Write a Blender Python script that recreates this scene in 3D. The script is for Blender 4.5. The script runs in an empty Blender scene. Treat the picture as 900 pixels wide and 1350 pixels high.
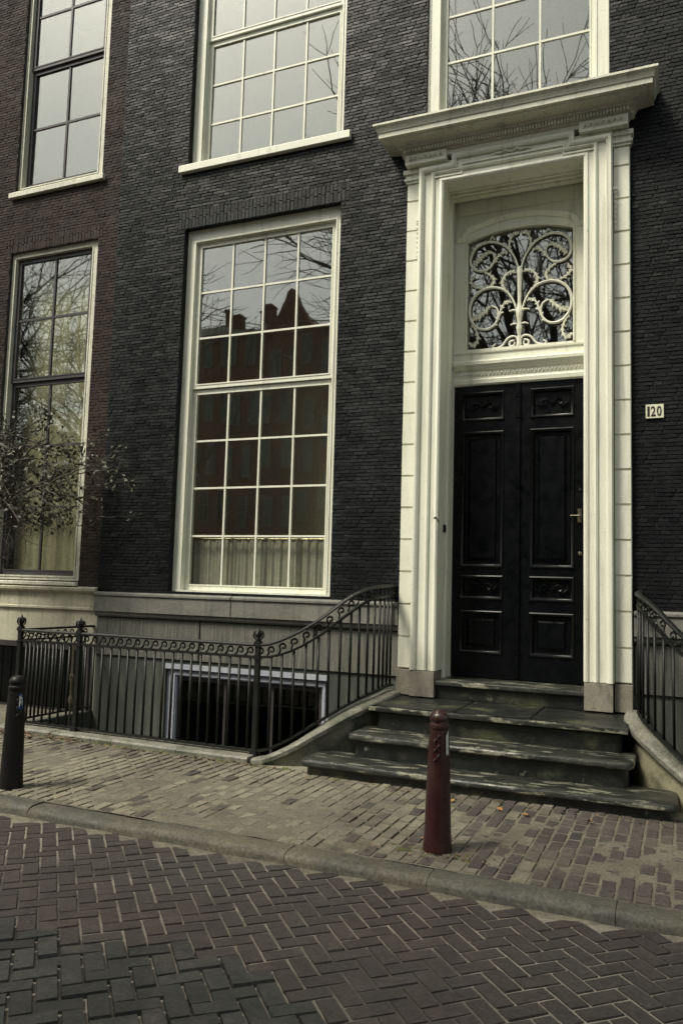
import bpy, math, random
from mathutils import Vector, Matrix
R_ = random.Random(7)
C = bpy.context.scene.collection
SC = bpy.context.scene

# ------------------------------------------------------------------ camera
CAMR = ((0.91935655, -0.01057905, -0.39328312),
        (0.39240702, 0.09653544, 0.91471178),
        (0.02828898, -0.99527333, 0.09290179))
FPX = 1049.2
CAMY, CAMZ = -7.76, 1.6
cd = bpy.data.cameras.new('camera')
cam = bpy.data.objects.new('camera', cd); C.objects.link(cam)
cd.sensor_fit = 'VERTICAL'; cd.sensor_height = 24; cd.sensor_width = 16
cd.lens = 24 * FPX / 1350
cd.clip_start = 0.05; cd.clip_end = 1500
m3 = Matrix([[r[0], -r[1], -r[2]] for r in CAMR])
mw = m3.to_4x4(); mw.translation = Vector((0, CAMY, CAMZ))
cam.matrix_world = mw
SC.camera = cam

def pix(x, y, z):
    """where a world point falls in the 900x1350 picture: only used to choose which bricks show largest"""
    d = (x, y - CAMY, z - CAMZ)
    c = [sum(CAMR[i][j] * d[i] for i in range(3)) for j in range(3)]
    if c[2] < .3: return None
    return 450 + FPX * c[0] / c[2], 675 + FPX * c[1] / c[2], c[2]

# ------------------------------------------------------------------ world, sun, exposure
SUN_EL, SUN_AZ = math.radians(55), math.radians(-140)      # azimuth measured from +Y towards +X
w = bpy.data.worlds.new('World'); SC.world = w; w.use_nodes = True
nt = w.node_tree; nt.nodes.clear()
sky = nt.nodes.new('ShaderNodeTexSky'); sky.sky_type = 'NISHITA'; sky.sun_disc = False
sky.sun_elevation = SUN_EL; sky.sun_rotation = SUN_AZ
sky.air_density = 1.0; sky.dust_density = 4.0; sky.ozone_density = 1.0
hs = nt.nodes.new('ShaderNodeHueSaturation'); hs.inputs['Saturation'].default_value = 0.38
tint = nt.nodes.new('ShaderNodeMix'); tint.data_type = 'RGBA'; tint.blend_type = 'MULTIPLY'
tint.inputs[0].default_value = 1.0
tint.inputs[7].default_value = (0.98, 1.0, 0.90, 1)
bg = nt.nodes.new('ShaderNodeBackground'); bg.inputs['Strength'].default_value = 0.10
wo = nt.nodes.new('ShaderNodeOutputWorld')
nt.links.new(sky.outputs[0], hs.inputs['Color']); nt.links.new(hs.outputs[0], tint.inputs[6])
nt.links.new(tint.outputs[2], bg.inputs['Color']); nt.links.new(bg.outputs[0], wo.inputs[0])
sd = bpy.data.lights.new('sun', 'SUN'); sd.energy = 2.3; sd.angle = math.radians(14)
sd.color = (1.0, 0.93, 0.78)
so = bpy.data.objects.new('sun', sd); C.objects.link(so)
sv = Vector((math.sin(SUN_AZ) * math.cos(SUN_EL), math.cos(SUN_AZ) * math.cos(SUN_EL), math.sin(SUN_EL)))
so.rotation_euler = sv.to_track_quat('Z', 'Y').to_euler()
SC.view_settings.view_transform = 'Standard'; SC.view_settings.look = 'None'
SC.view_settings.exposure = 0.80; SC.view_settings.gamma = 1
SC.cycles.max_bounces = 8; SC.cycles.transparent_max_bounces = 16
SC.cycles.caustics_reflective = False; SC.cycles.caustics_refractive = False

# ------------------------------------------------------------------ materials
def mat(name, c1, c2, n=4.0, stretch=(1, 1, 1), rough=(.5, .75), bump=.15, bn=40.0, bd=.01, spec=.5,
        c3=None, n3=1.2, t3=(.5, .7), rand=0.0, metal=0.0, c4=None, n4=9.0, t4=(.55, .62), s3=(1, 1, 1), coat=0.0, lo=.3, hi=.7, grain=.22, gn=70):
    m = bpy.data.materials.new(name); m.use_nodes = True
    t = m.node_tree; N = t.nodes; L = t.links; b = N['Principled BSDF']
    b.inputs['Specular IOR Level'].default_value = spec; b.inputs['Metallic'].default_value = metal
    if coat: b.inputs['Coat Weight'].default_value = coat; b.inputs['Coat Roughness'].default_value = .12
    g = N.new('ShaderNodeNewGeometry')
    def noise(scale, st=(1, 1, 1), det=6, off=0):
        mp = N.new('ShaderNodeMapping'); mp.inputs['Scale'].default_value = st
        mp.inputs['Location'].default_value = (off, off * .7, off * 1.3)
        L.new(g.outputs['Position'], mp.inputs[0])
        x = N.new('ShaderNodeTexNoise'); x.inputs['Scale'].default_value = scale; x.inputs['Detail'].default_value = det
        x.inputs['Roughness'].default_value = .6
        L.new(mp.outputs[0], x.inputs['Vector']); return x.outputs['Fac']
    def step(v, a, bb):
        r = N.new('ShaderNodeMapRange'); r.inputs['From Min'].default_value = a; r.inputs['From Max'].default_value = bb
        L.new(v, r.inputs['Value']); return r.outputs['Result']
    def mix(f, a, bb):
        x = N.new('ShaderNodeMix'); x.data_type = 'RGBA'; L.new(f, x.inputs[0])
        for k, q in ((6, a), (7, bb)):
            if isinstance(q, tuple): x.inputs[k].default_value = (*q, 1)
            else: L.new(q, x.inputs[k])
        return x.outputs[2]
    v = noise(n, stretch)
    col = mix(step(v, lo, hi), c1, c2)
    if c3: col = mix(step(noise(n3, s3, off=3.1), *t3), col, c3)
    if c4: col = mix(step(noise(n4, off=7.7), *t4), col, c4)
    if grain:
        gr = N.new('ShaderNodeMapRange'); gr.inputs['From Min'].default_value = .3; gr.inputs['From Max'].default_value = .7
        gr.inputs['To Min'].default_value = 1 - grain; gr.inputs['To Max'].default_value = 1 + grain
        L.new(noise(gn, off=11.3, det=3), gr.inputs['Value'])
        gx = N.new('ShaderNodeHueSaturation'); L.new(gr.outputs[0], gx.inputs['Value']); L.new(col, gx.inputs['Color']); col = gx.outputs[0]
    if rand:
        oi = N.new('ShaderNodeObjectInfo')
        ad = N.new('ShaderNodeMath'); ad.operation = 'ADD'; L.new(oi.outputs['Random'], ad.inputs[0]); L.new(g.outputs['Random Per Island'], ad.inputs[1])
        fr = N.new('ShaderNodeMath'); fr.operation = 'FRACT'; L.new(ad.outputs[0], fr.inputs[0])
        mr = N.new('ShaderNodeMapRange'); mr.inputs['To Min'].default_value = 1 - rand; mr.inputs['To Max'].default_value = 1 + rand
        L.new(fr.outputs[0], mr.inputs['Value'])
        x = N.new('ShaderNodeHueSaturation'); L.new(mr.outputs[0], x.inputs['Value']); L.new(col, x.inputs['Color']); col = x.outputs[0]
    L.new(col, b.inputs['Base Color'])
    rr = N.new('ShaderNodeMapRange'); rr.inputs['To Min'].default_value = rough[0]; rr.inputs['To Max'].default_value = rough[1]
    rr.inputs['From Min'].default_value = .3; rr.inputs['From Max'].default_value = .7
    L.new(noise(n * 2.3, stretch, off=1.7), rr.inputs['Value']); L.new(rr.outputs[0], b.inputs['Roughness'])
    if bump:
        bp = N.new('ShaderNodeBump'); bp.inputs['Strength'].default_value = bump; bp.inputs['Distance'].default_value = bd
        L.new(noise(bn, stretch, off=5), bp.inputs['Height']); L.new(bp.outputs[0], b.inputs['Normal'])
    return m

M = {}
M['black_brick'] = mat('black_painted_brick', c1=(.0035, .0046, .0056), c2=(.0095, .0112, .0125), grain=.35, gn=60, n=1.6, stretch=(1, 1, 1.6), rough=(.36, .58), bump=.6, bn=55, bd=.006,
                       c3=(.017, .0195, .021), n3=.6, t3=(.45, .68), s3=(2.2, 1, .6), rand=.20, spec=.20, c4=(.026, .026, .024), n4=18, t4=(.66, .75))
M['black_mortar'] = mat('black_mortar', (.004, .0045, .0045), (.009, .0095, .0095), n=3, rough=(.5, .8), bump=.4, bn=80, spec=.2)
M['brown_brick'] = mat('brown_brick', c1=(.018, .012, .0095), c2=(.037, .026, .020), grain=.35, gn=60, n=1.8, rough=(.6, .85), bump=.5, bn=55, bd=.006,
                       c3=(.022, .021, .020), n3=.7, t3=(.5, .65), rand=.26, spec=.22)
M['brown_mortar'] = mat('brown_mortar', (.026, .021, .018), (.042, .036, .031), n=3, rough=(.8, .95), bump=.3, bn=80)
M['white'] = mat('cream_paint', (.69, .70, .585), (.77, .775, .665), n=1.7, rough=(.34, .55), bump=.25, bn=45, bd=.004,
                 c3=(.50, .50, .42), n3=2.6, t3=(.54, .76), s3=(5, 3, .5), c4=(.40, .39, .32), n4=22, t4=(.66, .74), grain=.05)
M['white_dirty'] = mat('weathered_cream_paint', (.52, .52, .43), (.66, .66, .54), n=3, rough=(.4, .6), bump=.2, bn=50, bd=.003,
                       c3=(.30, .30, .25), n3=5, t3=(.55, .78), s3=(2, 2, .6), c4=(.12, .12, .11), n4=26, t4=(.66, .75))
M['sash_dark'] = mat('dark_sash_paint', (.03, .027, .03), (.05, .045, .048), n=5, rough=(.4, .6), bump=.1)
M['grey_paint'] = mat('grey_frame_paint', (.30, .32, .38), (.40, .42, .47), n=4, rough=(.4, .6), bump=.1)
M['stone'] = mat('grey_sandstone', (.12, .12, .105), (.20, .196, .168), n=3, stretch=(1, 1, 2), rough=(.7, .9), bump=.3, bn=60, bd=.006,
                 c3=(.10, .10, .095), n3=3, t3=(.52, .72), s3=(5, 2, .5))
M['plinth_stone'] = mat('pale_plinth_stone', (.20, .185, .15), (.29, .265, .21), n=6, rough=(.6, .85), bump=.4, bn=60, bd=.006,
                        c3=(.12, .11, .10), n3=4, t3=(.52, .7), s3=(2, 2, 1))
M['streaked'] = mat('streaked_plaster', (.035, .042, .035), (.105, .112, .095), n=5, stretch=(7, 3, .35), rough=(.75, .95), bump=.25, bn=50, bd=.005,
                    c3=(.04, .048, .042), n3=1.1, t3=(.44, .66), s3=(2, 1, .7))
M['streaked_light'] = mat('pale_streaked_stone', (.06, .062, .053), (.19, .188, .16), n=5, stretch=(9, 3, .35), rough=(.75, .95), bump=.25, bn=50, bd=.005,
                    c3=(.06, .062, .052), n3=2.2, t3=(.52, .74), s3=(6, 1, .5))
M['cream_plaster'] = mat('cream_plaster', (.40, .385, .29), (.50, .48, .37), n=4, rough=(.7, .9), bump=.2, bn=60, bd=.004,
                         c3=(.27, .26, .2), n3=2.5, t3=(.5, .75), s3=(4, 2, .6))
M['bluestone'] = mat('worn_bluestone', c1=(.004, .005, .0045), c2=(.014, .016, .014), grain=.45, gn=55, n=5, rough=(.28, .6), bump=.35, bn=35, bd=.008,
                     c3=(.06, .064, .036), n3=2.6, t3=(.52, .68), s3=(1, 1.4, 1.4), c4=(.15, .15, .12), n4=11, t4=(.64, .74))
M['tread'] = mat('worn_step_edge', c1=(.008, .010, .009), c2=(.040, .042, .034), grain=.45, gn=55, n=6, stretch=(.8, 2, 2), rough=(.25, .55), bump=.4, bn=40, bd=.006,
                 c3=(.20, .20, .145), n3=4.5, t3=(.55, .61), s3=(.8, 3, 3), c4=(.02, .022, .02), n4=14, t4=(.6, .7))
M['cheek_light'] = mat('yellowish_cheek_stone', (.22, .20, .13), (.34, .31, .21), n=4, rough=(.6, .9), bump=.4, bn=45, bd=.006,  # paler, beiger copy of the cheek stone, for the right wall only
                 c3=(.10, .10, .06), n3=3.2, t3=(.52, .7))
M['coping'] = mat('worn_coping_stone', c1=(.11, .11, .09), c2=(.21, .205, .165), grain=.45, gn=55, n=6, rough=(.5, .8), bump=.4, bn=45, bd=.006,
                  c3=(.06, .07, .045), n3=3, t3=(.54, .7))
M['cheek'] = mat('stained_cheek_stone', (.14, .135, .10), (.27, .255, .19), n=4, rough=(.6, .9), bump=.4, bn=45, bd=.006,
                 c3=(.04, .05, .04), n3=3.2, t3=(.5, .68))
M['iron'] = mat('black_iron_paint', (.003, .0034, .0033), (.007, .008, .007), n=12, rough=(.4, .65), bump=.3, bn=80, bd=.003, spec=.4)
M['door'] = mat('black_green_gloss_paint', (.0008, .0016, .0020), (.0018, .0028, .0034), n=4, rough=(.22, .38), bump=.05, bn=18, bd=.002, spec=.26)
M['sett'] = mat('road_klinker', c1=(.026, .0205, .0185), c2=(.046, .037, .032), grain=.35, gn=60, n=7, rough=(.55, .8), bump=.5, bn=60, bd=.004,
                c3=(.034, .032, .029), n3=.8, t3=(.45, .7), rand=.15, c4=(.13, .115, .095), n4=30, t4=(.68, .76))
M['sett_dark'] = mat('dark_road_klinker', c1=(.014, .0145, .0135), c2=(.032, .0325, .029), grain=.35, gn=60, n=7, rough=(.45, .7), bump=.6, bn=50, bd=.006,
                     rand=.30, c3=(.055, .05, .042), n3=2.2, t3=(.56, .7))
M['joint_sand'] = mat('joint_sand', (.15, .135, .11), (.22, .20, .165), n=6, rough=(.85, 1), bump=.5, bn=120, bd=.004,
                      c3=(.05, .046, .038), n3=1.1, t3=(.45, .62))
M['dirt'] = mat('pavement_dirt', c1=(.09, .081, .060), c2=(.16, .146, .108), grain=.35, gn=60, n=3, rough=(.85, 1), bump=.6, bn=90, bd=.006,
                c3=(.085, .085, .055), n3=1.6, t3=(.5, .7), c4=(.07, .055, .05), n4=12, t4=(.58, .7))
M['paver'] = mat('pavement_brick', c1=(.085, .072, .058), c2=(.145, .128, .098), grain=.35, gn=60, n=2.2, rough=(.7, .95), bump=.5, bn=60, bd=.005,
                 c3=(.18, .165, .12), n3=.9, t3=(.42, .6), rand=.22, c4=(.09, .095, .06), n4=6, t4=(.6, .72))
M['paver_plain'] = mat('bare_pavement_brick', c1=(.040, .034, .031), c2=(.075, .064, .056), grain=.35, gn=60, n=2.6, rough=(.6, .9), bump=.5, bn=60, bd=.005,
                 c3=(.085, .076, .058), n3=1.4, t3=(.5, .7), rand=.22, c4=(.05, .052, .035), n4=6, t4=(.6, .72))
M['kerb'] = mat('kerb_granite', c1=(.042, .042, .034), c2=(.085, .082, .064), grain=.45, gn=55, n=5, rough=(.6, .85), bump=.5, bn=50, bd=.006,
                c3=(.10, .09, .062), n3=1.6, t3=(.46, .62), c4=(.05, .045, .035), n4=14, t4=(.6, .7))
M['quay'] = mat('quay_ground', (.07, .065, .06), (.12, .11, .10), n=2, rough=(.8, 1), bump=.3, bn=30)
M['water'] = mat('canal_water', (.012, .018, .014), (.02, .026, .02), n=1, rough=(.05, .1), bump=.4, bn=2.5, bd=.05)
M['room'] = mat('dim_room_wall', (.34, .33, .27), (.42, .40, .33), n=1, rough=(.9, 1), bump=0)
M['curtain'] = mat('net_curtain', (.42, .42, .40), (.60, .59, .56), n=3, stretch=(8, 1, .3), rough=(.9, 1), bump=.2, bn=60)
M['blind'] = mat('linen_blind', (.42, .41, .30), (.52, .51, .38), n=3, stretch=(3, 1, .5), rough=(.9, 1), bump=.1)
M['bark'] = mat('elm_bark', (.05, .045, .035), (.09, .08, .065), n=8, rough=(.85, 1), bump=.6, bn=25, bd=.02)
M['leaf'] = mat('shrub_leaf', (.022, .027, .014), (.08, .08, .05), n=9, rough=(.4, .65), bump=.1, rand=.45)
M['red'] = mat('oxblood_bollard_paint', (.018, .0035, .004), (.034, .006, .006), n=7, rough=(.22, .42), bump=.25, bn=50, bd=.003, spec=.6,
               c3=(.045, .02, .014), n3=4, t3=(.52, .72), c4=(.075, .055, .05), n4=30, t4=(.64, .70))
M['bollard_dark'] = mat('dark_bollard_paint', (.003, .0028, .0028), (.006, .005, .005), n=7, spec=.3, rough=(.4, .6), bump=.25, bn=50, bd=.003)
M['paper'] = mat('torn_paper', (.5, .5, .47), (.65, .65, .6), n=20, rough=(.7, .9), bump=.1)
M['blue_sticker'] = mat('blue_sticker', (.03, .09, .25), (.05, .13, .32), n=20, rough=(.4, .6), bump=0)
M['plate'] = mat('enamel_plate', (.66, .66, .50), (.72, .72, .56), n=12, rough=(.25, .4), bump=0)
M['digit'] = mat('digit_paint', (.012, .014, .012), (.02, .022, .02), n=12, rough=(.3, .5), bump=0)
M['brass'] = mat('tarnished_brass', (.16, .14, .10), (.28, .25, .19), n=12, rough=(.25, .45), bump=.1, metal=.9)
M['dead_leaf'] = mat('dead_leaf', (.22, .09, .03), (.34, .20, .08), n=20, rough=(.6, .9), bump=.1, rand=.5)
M['brown_leaf'] = mat('brown_leaf', (.09, .05, .035), (.17, .10, .06), n=20, rough=(.6, .9), bump=.1, rand=.5)
M['moss'] = mat('moss', (.06, .075, .02), (.10, .11, .035), n=30, rough=(.9, 1), bump=.9, bn=150, bd=.01)
M['far_frame'] = mat('far_window_paint', (.22, .21, .18), (.32, .31, .27), n=3, rough=(.6, .8), bump=0)
M['far_red'] = mat('far_red_brick', (.17, .085, .062), (.26, .13, .095), n=1.5, rough=(.8, .95), bump=.2)
M['far_brown'] = mat('far_brown_brick', (.13, .085, .065), (.19, .13, .10), n=1.5, rough=(.8, .95), bump=.2)
M['far_grey'] = mat('far_grey_brick', (.13, .125, .11), (.19, .18, .16), n=1.5, rough=(.8, .95), bump=.2)
M['roof_tile'] = mat('far_roof_tile', (.05, .032, .028), (.08, .055, .045), n=3, rough=(.8, .95), bump=.3)
M['lead'] = mat('lead_flashing', (.12, .12, .12), (.2, .2, .19), n=6, rough=(.5, .7), bump=.2)

def glass(name, ior, tint_c, bumpy):
    m = bpy.data.materials.new(name); m.use_nodes = True
    t = m.node_tree; N = t.nodes; L = t.links; N.clear()
    o = N.new('ShaderNodeOutputMaterial'); mx = N.new('ShaderNodeMixShader'); f = N.new('ShaderNodeFresnel'); f.inputs[0].default_value = ior
    tr = N.new('ShaderNodeBsdfTransparent'); tr.inputs[0].default_value = (*tint_c, 1)
    gl = N.new('ShaderNodeBsdfGlossy'); gl.inputs['Roughness'].default_value = .015; gl.inputs['Color'].default_value = (1, 1, 1, 1)
    g = N.new('ShaderNodeNewGeometry'); no = N.new('ShaderNodeTexNoise'); no.inputs['Scale'].default_value = 2.6; no.inputs['Detail'].default_value = 1
    bp = N.new('ShaderNodeBump'); bp.inputs['Strength'].default_value = bumpy; bp.inputs['Distance'].default_value = .01
    L.new(g.outputs['Position'], no.inputs['Vector']); L.new(no.outputs['Fac'], bp.inputs['Height']); L.new(bp.outputs[0], gl.inputs['Normal'])
    fi = N.new('ShaderNodeMix'); fi.data_type = 'FLOAT'; fi.inputs[2].default_value = ior; fi.inputs[3].default_value = 1 / ior
    L.new(g.outputs['Backfacing'], fi.inputs[0]); L.new(fi.outputs[0], f.inputs[0])          # the same sheen on both faces of the pane
    L.new(f.outputs[0], mx.inputs[0]); L.new(tr.outputs[0], mx.inputs[1]); L.new(gl.outputs[0], mx.inputs[2]); L.new(mx.outputs[0], o.inputs[0])
    return m
M['glass'] = glass('old_window_glass', 2.2, (.90, .91, .86), .05)
M['dull_glass'] = glass('dusty_basement_glass', 1.25, (.5, .53, .5), .05)
M['far_glass'] = glass('far_window_glass', 1.9, (.3, .33, .33), .05)

# ------------------------------------------------------------------ mesh helpers
class MB:
    def __init__(s): s.v = []; s.f = []
    def quad(s, a, b, c, d):
        n = len(s.v); s.v += [a, b, c, d]; s.f.append((n, n + 1, n + 2, n + 3)); return s
    def box(s, x0, x1, y0, y1, z0, z1):
        n = len(s.v)
        s.v += [(x, y, z) for z in (z0, z1) for y in (y0, y1) for x in (x0, x1)]
        s.f += [tuple(n + i for i in q) for q in ((0, 2, 3, 1), (4, 5, 7, 6), (0, 1, 5, 4), (2, 6, 7, 3), (0, 4, 6, 2), (1, 3, 7, 5))]
        return s
    def pillow(s, x0, x1, z0, z1, yb, yf, c=.006, t=0.0, u=0.0):
        """a block whose front face (towards -y) is chamfered by c; t and u tilt the front"""
        n = len(s.v)
        s.v += [(x0, yb, z0), (x1, yb, z0), (x1, yb, z1), (x0, yb, z1),
                (x0 + c, yf + t, z0 + c), (x1 - c, yf - t, z0 + c), (x1 - c, yf - t + u, z1 - c), (x0 + c, yf + t + u, z1 - c)]
        s.f += [tuple(n + i for i in q) for q in ((4, 5, 6, 7), (0, 1, 5, 4), (1, 2, 6, 5), (2, 3, 7, 6), (3, 0, 4, 7), (3, 2, 1, 0))]
        return s
    def ring(s, x0, x1, z0, z1, a0, a1, b0, b1, y0, y1):
        """picture frame in the xz plane: outer x0..z1, inner a0..b1"""
        s.box(x0, a0, y0, y1, z0, z1); s.box(a1, x1, y0, y1, z0, z1)
        s.box(a0, a1, y0, y1, z0, b0); s.box(a0, a1, y0, y1, b1, z1)
        return s
    def tube(s, pts, r, n=6, cap=True):
        pts = [Vector(p) for p in pts]; rs = r if isinstance(r, (list, tuple)) else [r] * len(pts)
        base = len(s.v); prev = None
        for i, p in enumerate(pts):
            d = (pts[min(i + 1, len(pts) - 1)] - pts[max(i - 1, 0)]).normalized()
            if prev is None:
                a = Vector((0, 0, 1)) if abs(d.z) < .9 else Vector((1, 0, 0))
                u = d.cross(a).normalized()
            else:
                u = prev - d * prev.dot(d)
                u = u.normalized() if u.length > 1e-6 else d.orthogonal().normalized()
            prev = u; v = d.cross(u)
            for k in range(n):
                t = 2 * math.pi * k / n
                s.v.append(tuple(p + (u * math.cos(t) + v * math.sin(t)) * rs[i]))
        for i in range(len(pts) - 1):
            for k in range(n):
                a = base + i * n + k; b = base + i * n + (k + 1) % n
                s.f.append((a, b, b + n, a + n))
        if cap:
            s.f.append(tuple(base + k for k in reversed(range(n))))
            s.f.append(tuple(base + (len(pts) - 1) * n + k for k in range(n)))
        return s
    def sweep(s, path, prof, closed=False, up=Vector((0, 0, 1)), fixed=None, capends=True):
        """path: 3D points; prof: closed polygon of (side, up). Mitred; side axis = dir x up (to the right of travel)."""
        P = [Vector(p) for p in path]; n = len(prof); base = len(s.v); cnt = len(P)
        for i, p in enumerate(P):
            if closed: a, b = P[i] - P[i - 1], P[(i + 1) % cnt] - P[i]
            else:
                a = P[i] - P[i - 1] if i else P[1] - P[0]
                b = P[i + 1] - P[i] if i < cnt - 1 else P[-1] - P[-2]
            a = a - up * a.dot(up); b = b - up * b.dot(up); a.normalize(); b.normalize()
            na, nb = a.cross(up), b.cross(up); m = (na + nb); m.normalize()
            k = 1 / max(.35, m.dot(na))
            for q in prof: s.v.append(tuple(p + m * (q[0] * k) + up * q[1]))
        last = cnt if closed else cnt - 1
        for i in range(last):
            j = (i + 1) % cnt
            for k in range(n):
                k2 = (k + 1) % n
                s.f.append((base + i * n + k, base + i * n + k2, base + j * n + k2, base + j * n + k))
        if not closed and capends:
            s.f.append(tuple(base + k for k in range(n))); s.f.append(tuple(base + (cnt - 1) * n + k for k in reversed(range(n))))
        return s
    def lathe(s, prof, n=16, cx=0, cy=0, cz=0):
        base = len(s.v)
        for r, z in prof:
            for k in range(n):
                t = 2 * math.pi * k / n; s.v.append((cx + r * math.cos(t), cy + r * math.sin(t), cz + z))
        for i in range(len(prof) - 1):
            for k in range(n):
                a = base + i * n + k; b = base + i * n + (k + 1) % n
                s.f.append((a, b, b + n, a + n))
        s.f.append(tuple(base + k for k in reversed(range(n)))); s.f.append(tuple(base + (len(prof) - 1) * n + k for k in range(n)))
        return s
    def slab(s, poly, z0, z1, c=.012):
        """a horizontal slab from a counter-clockwise xy outline, its top edge rounded off by c"""
        n = len(poly); base = len(s.v)
        cen = [sum(p[0] for p in poly) / n, sum(p[1] for p in poly) / n]
        def inset(d):
            o = []
            for i in range(n):
                p0, p1, p2 = Vector(poly[i - 1]), Vector(poly[i]), Vector(poly[(i + 1) % n])
                e1, e2 = (p1 - p0).normalized(), (p2 - p1).normalized()
                n1, n2 = Vector((-e1.y, e1.x)), Vector((-e2.y, e2.x)); m = (n1 + n2).normalized()
                q = p1 + m * d / max(.4, m.dot(n1)); o.append((q.x, q.y))
            return o
        rings = [(inset(c * .7), z0), (poly, z0 + c * .7), (poly, z1 - c), (inset(c * .35), z1 - c * .3), (inset(c), z1)]
        for pl, z in rings: s.v += [(x, y, z) for x, y in pl]
        for i in range(len(rings) - 1):
            for k in range(n):
                a = base + i * n + k; b = base + i * n + (k + 1) % n
                s.f.append((a, b, b + n, a + n))
        s.f.append(tuple(base + k for k in reversed(range(n)))); s.f.append(tuple(base + (len(rings) - 1) * n + k for k in range(n)))
        return s
    def mesh(s, name):
        me = bpy.data.meshes.new(name); me.from_pydata(s.v, [], s.f); me.update(); return me
    def build(s, name, m, parent=None, smooth=False, **kw):
        me = s.mesh(name); me.materials.append(m)
        if smooth:
            me.polygons.foreach_set('use_smooth', [True] * len(me.polygons))
            try: me.set_sharp_from_angle(angle=math.radians(38))
            except Exception: pass
        o = bpy.data.objects.new(name, me); C.objects.link(o)
        if parent: o.parent = parent
        for k, v in kw.items(): o[k] = v
        return o

def inst(name, me, parent, loc, rot=(0, 0, 0), scale=(1, 1, 1), **kw):
    o = bpy.data.objects.new(name, me); o.location = loc; o.rotation_euler = rot; o.scale = scale
    C.objects.link(o); o.parent = parent
    for k, v in kw.items(): o[k] = v
    return o
def empty(name, label, cat, group=None, loc=(0, 0, 0)):
    o = bpy.data.objects.new(name, None); o.empty_display_size = .2; o.location = loc
    C.objects.link(o); o['label'] = label; o['category'] = cat
    if group: o['group'] = group
    return o
def holder(name, parent, mb, m, **kw): return mb.build(name, m, parent, **kw)

def wall_mesh(x0, x1, z0, z1, ops, yf, yb):
    """a wall with real openings: front, back and the reveals of every opening"""
    xs = sorted({x0, x1, *[o[0] for o in ops], *[o[1] for o in ops]}); xs = [x for x in xs if x0 <= x <= x1]
    zs = sorted({z0, z1, *[o[2] for o in ops], *[o[3] for o in ops]}); zs = [z for z in zs if z0 <= z <= z1]
    b = MB()
    def void(xm, zm): return not (x0 < xm < x1 and z0 < zm < z1) or any(o[0] < xm < o[1] and o[2] < zm < o[3] for o in ops)
    for i in range(len(xs) - 1):
        for j in range(len(zs) - 1):
            a, c, d, e = xs[i], xs[i + 1], zs[j], zs[j + 1]; xm, zm = (a + c) / 2, (d + e) / 2
            if void(xm, zm): continue
            b.quad((a, yf, d), (c, yf, d), (c, yf, e), (a, yf, e)); b.quad((c, yb, d), (a, yb, d), (a, yb, e), (c, yb, e))
            if void(a - .001, zm): b.quad((a, yb, d), (a, yf, d), (a, yf, e), (a, yb, e))
            if void(c + .001, zm): b.quad((c, yf, d), (c, yb, d), (c, yb, e), (c, yf, e))
            if void(xm, d - .001): b.quad((a, yf, d), (a, yb, d), (c, yb, d), (c, yf, d))
            if void(xm, e + .001): b.quad((a, yf, e), (c, yf, e), (c, yb, e), (a, yb, e))
    return b

COURSE, BL, J = .0385, .172, .0055
def courses(x0, x1, z0, z1, ops, arches):
    """brick outlines (x0,x1,z0,z1) of a wall in cross bond, cut at openings and soldier arches"""
    out = []; k = 0; z = z0
    blocks = list(ops) + list(arches)
    while z + COURSE <= z1 + 1e-6:
        zc = z + COURSE / 2
        cuts = sorted((o[0], o[1]) for o in blocks if o[2] < zc < o[3])
        iv = []; a = x0
        for c0, c1 in cuts:
            if c0 > a: iv.append((a, min(c0, x1)))
            a = max(a, c1)
        if a < x1: iv.append((a, x1))
        step = BL if k % 3 else BL / 2
        off = (k * .37 * BL) % step
        for a, b in iv:
            x = a; nx = x0 + math.floor((a - x0 + off) / step + 1) * step - off
            while x < b - .012:
                e = min(nx, b)
                if e - x > .02: out.append((x + J / 2, e - J / 2, z + J / 2, z + COURSE - J / 2))
                x = e; nx += step
        z += COURSE; k += 1
    for a in arches:
        n = round((a[1] - a[0]) / .0485); st = (a[1] - a[0]) / n
        h = a[3] - a[2]
        for i in range(n):
            s0 = a[0] + i * st
            cut = .5 if i % 2 else .62
            out.append((s0 + J / 2, s0 + st - J / 2, a[2] + J / 2, a[2] + h * cut - J / 2))
            out.append((s0 + J / 2, s0 + st - J / 2, a[2] + h * cut + J / 2, a[3] - J / 2))
    return out

def big300(items, center, area, limit=300):
    sc = []
    for i, it in enumerate(items):
        p = pix(*center(it))
        if p and 14 < p[0] < 888 and 30 < p[1] < 1335: sc.append((area(it) / p[2] ** 2, i))
    sc.sort(reverse=True); return {i for _, i in sc[:limit]}

def lay_bricks(parent, bricks, y, m, proud=.0045):
    def area(b): return (b[1] - b[0]) * (b[3] - b[2])
    big = big300(bricks, lambda b: ((b[0] + b[1]) / 2, y, (b[2] + b[3]) / 2), area)
    unit = MB().pillow(-.5, .5, -.5, .5, .5, -.5, c=.06).mesh('brick'); unit.materials.append(m)
    rest = MB()
    for i, b in enumerate(bricks):
        pr = proud + R_.uniform(-.002, .0025)
        cx, cz, dx, dz = (b[0] + b[1]) / 2, (b[2] + b[3]) / 2, b[1] - b[0], b[3] - b[2]
        if i in big:
            inst('brick', unit, parent, (cx, y - pr / 2 + .001, cz + R_.uniform(-.001, .001)), (R_.uniform(-.03, .03) * .3, R_.uniform(-.004, .004), R_.uniform(-.006, .006)), (dx, pr + .002, dz))
        else:
            rest.pillow(b[0], b[1], b[2] + R_.uniform(-.0015, .0015), b[3], y + .001, y - pr, .003, R_.uniform(-.0025, .0025), R_.uniform(-.002, .002))
    rest.build('remaining_bricks', m, parent, kind='stuff')

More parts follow.
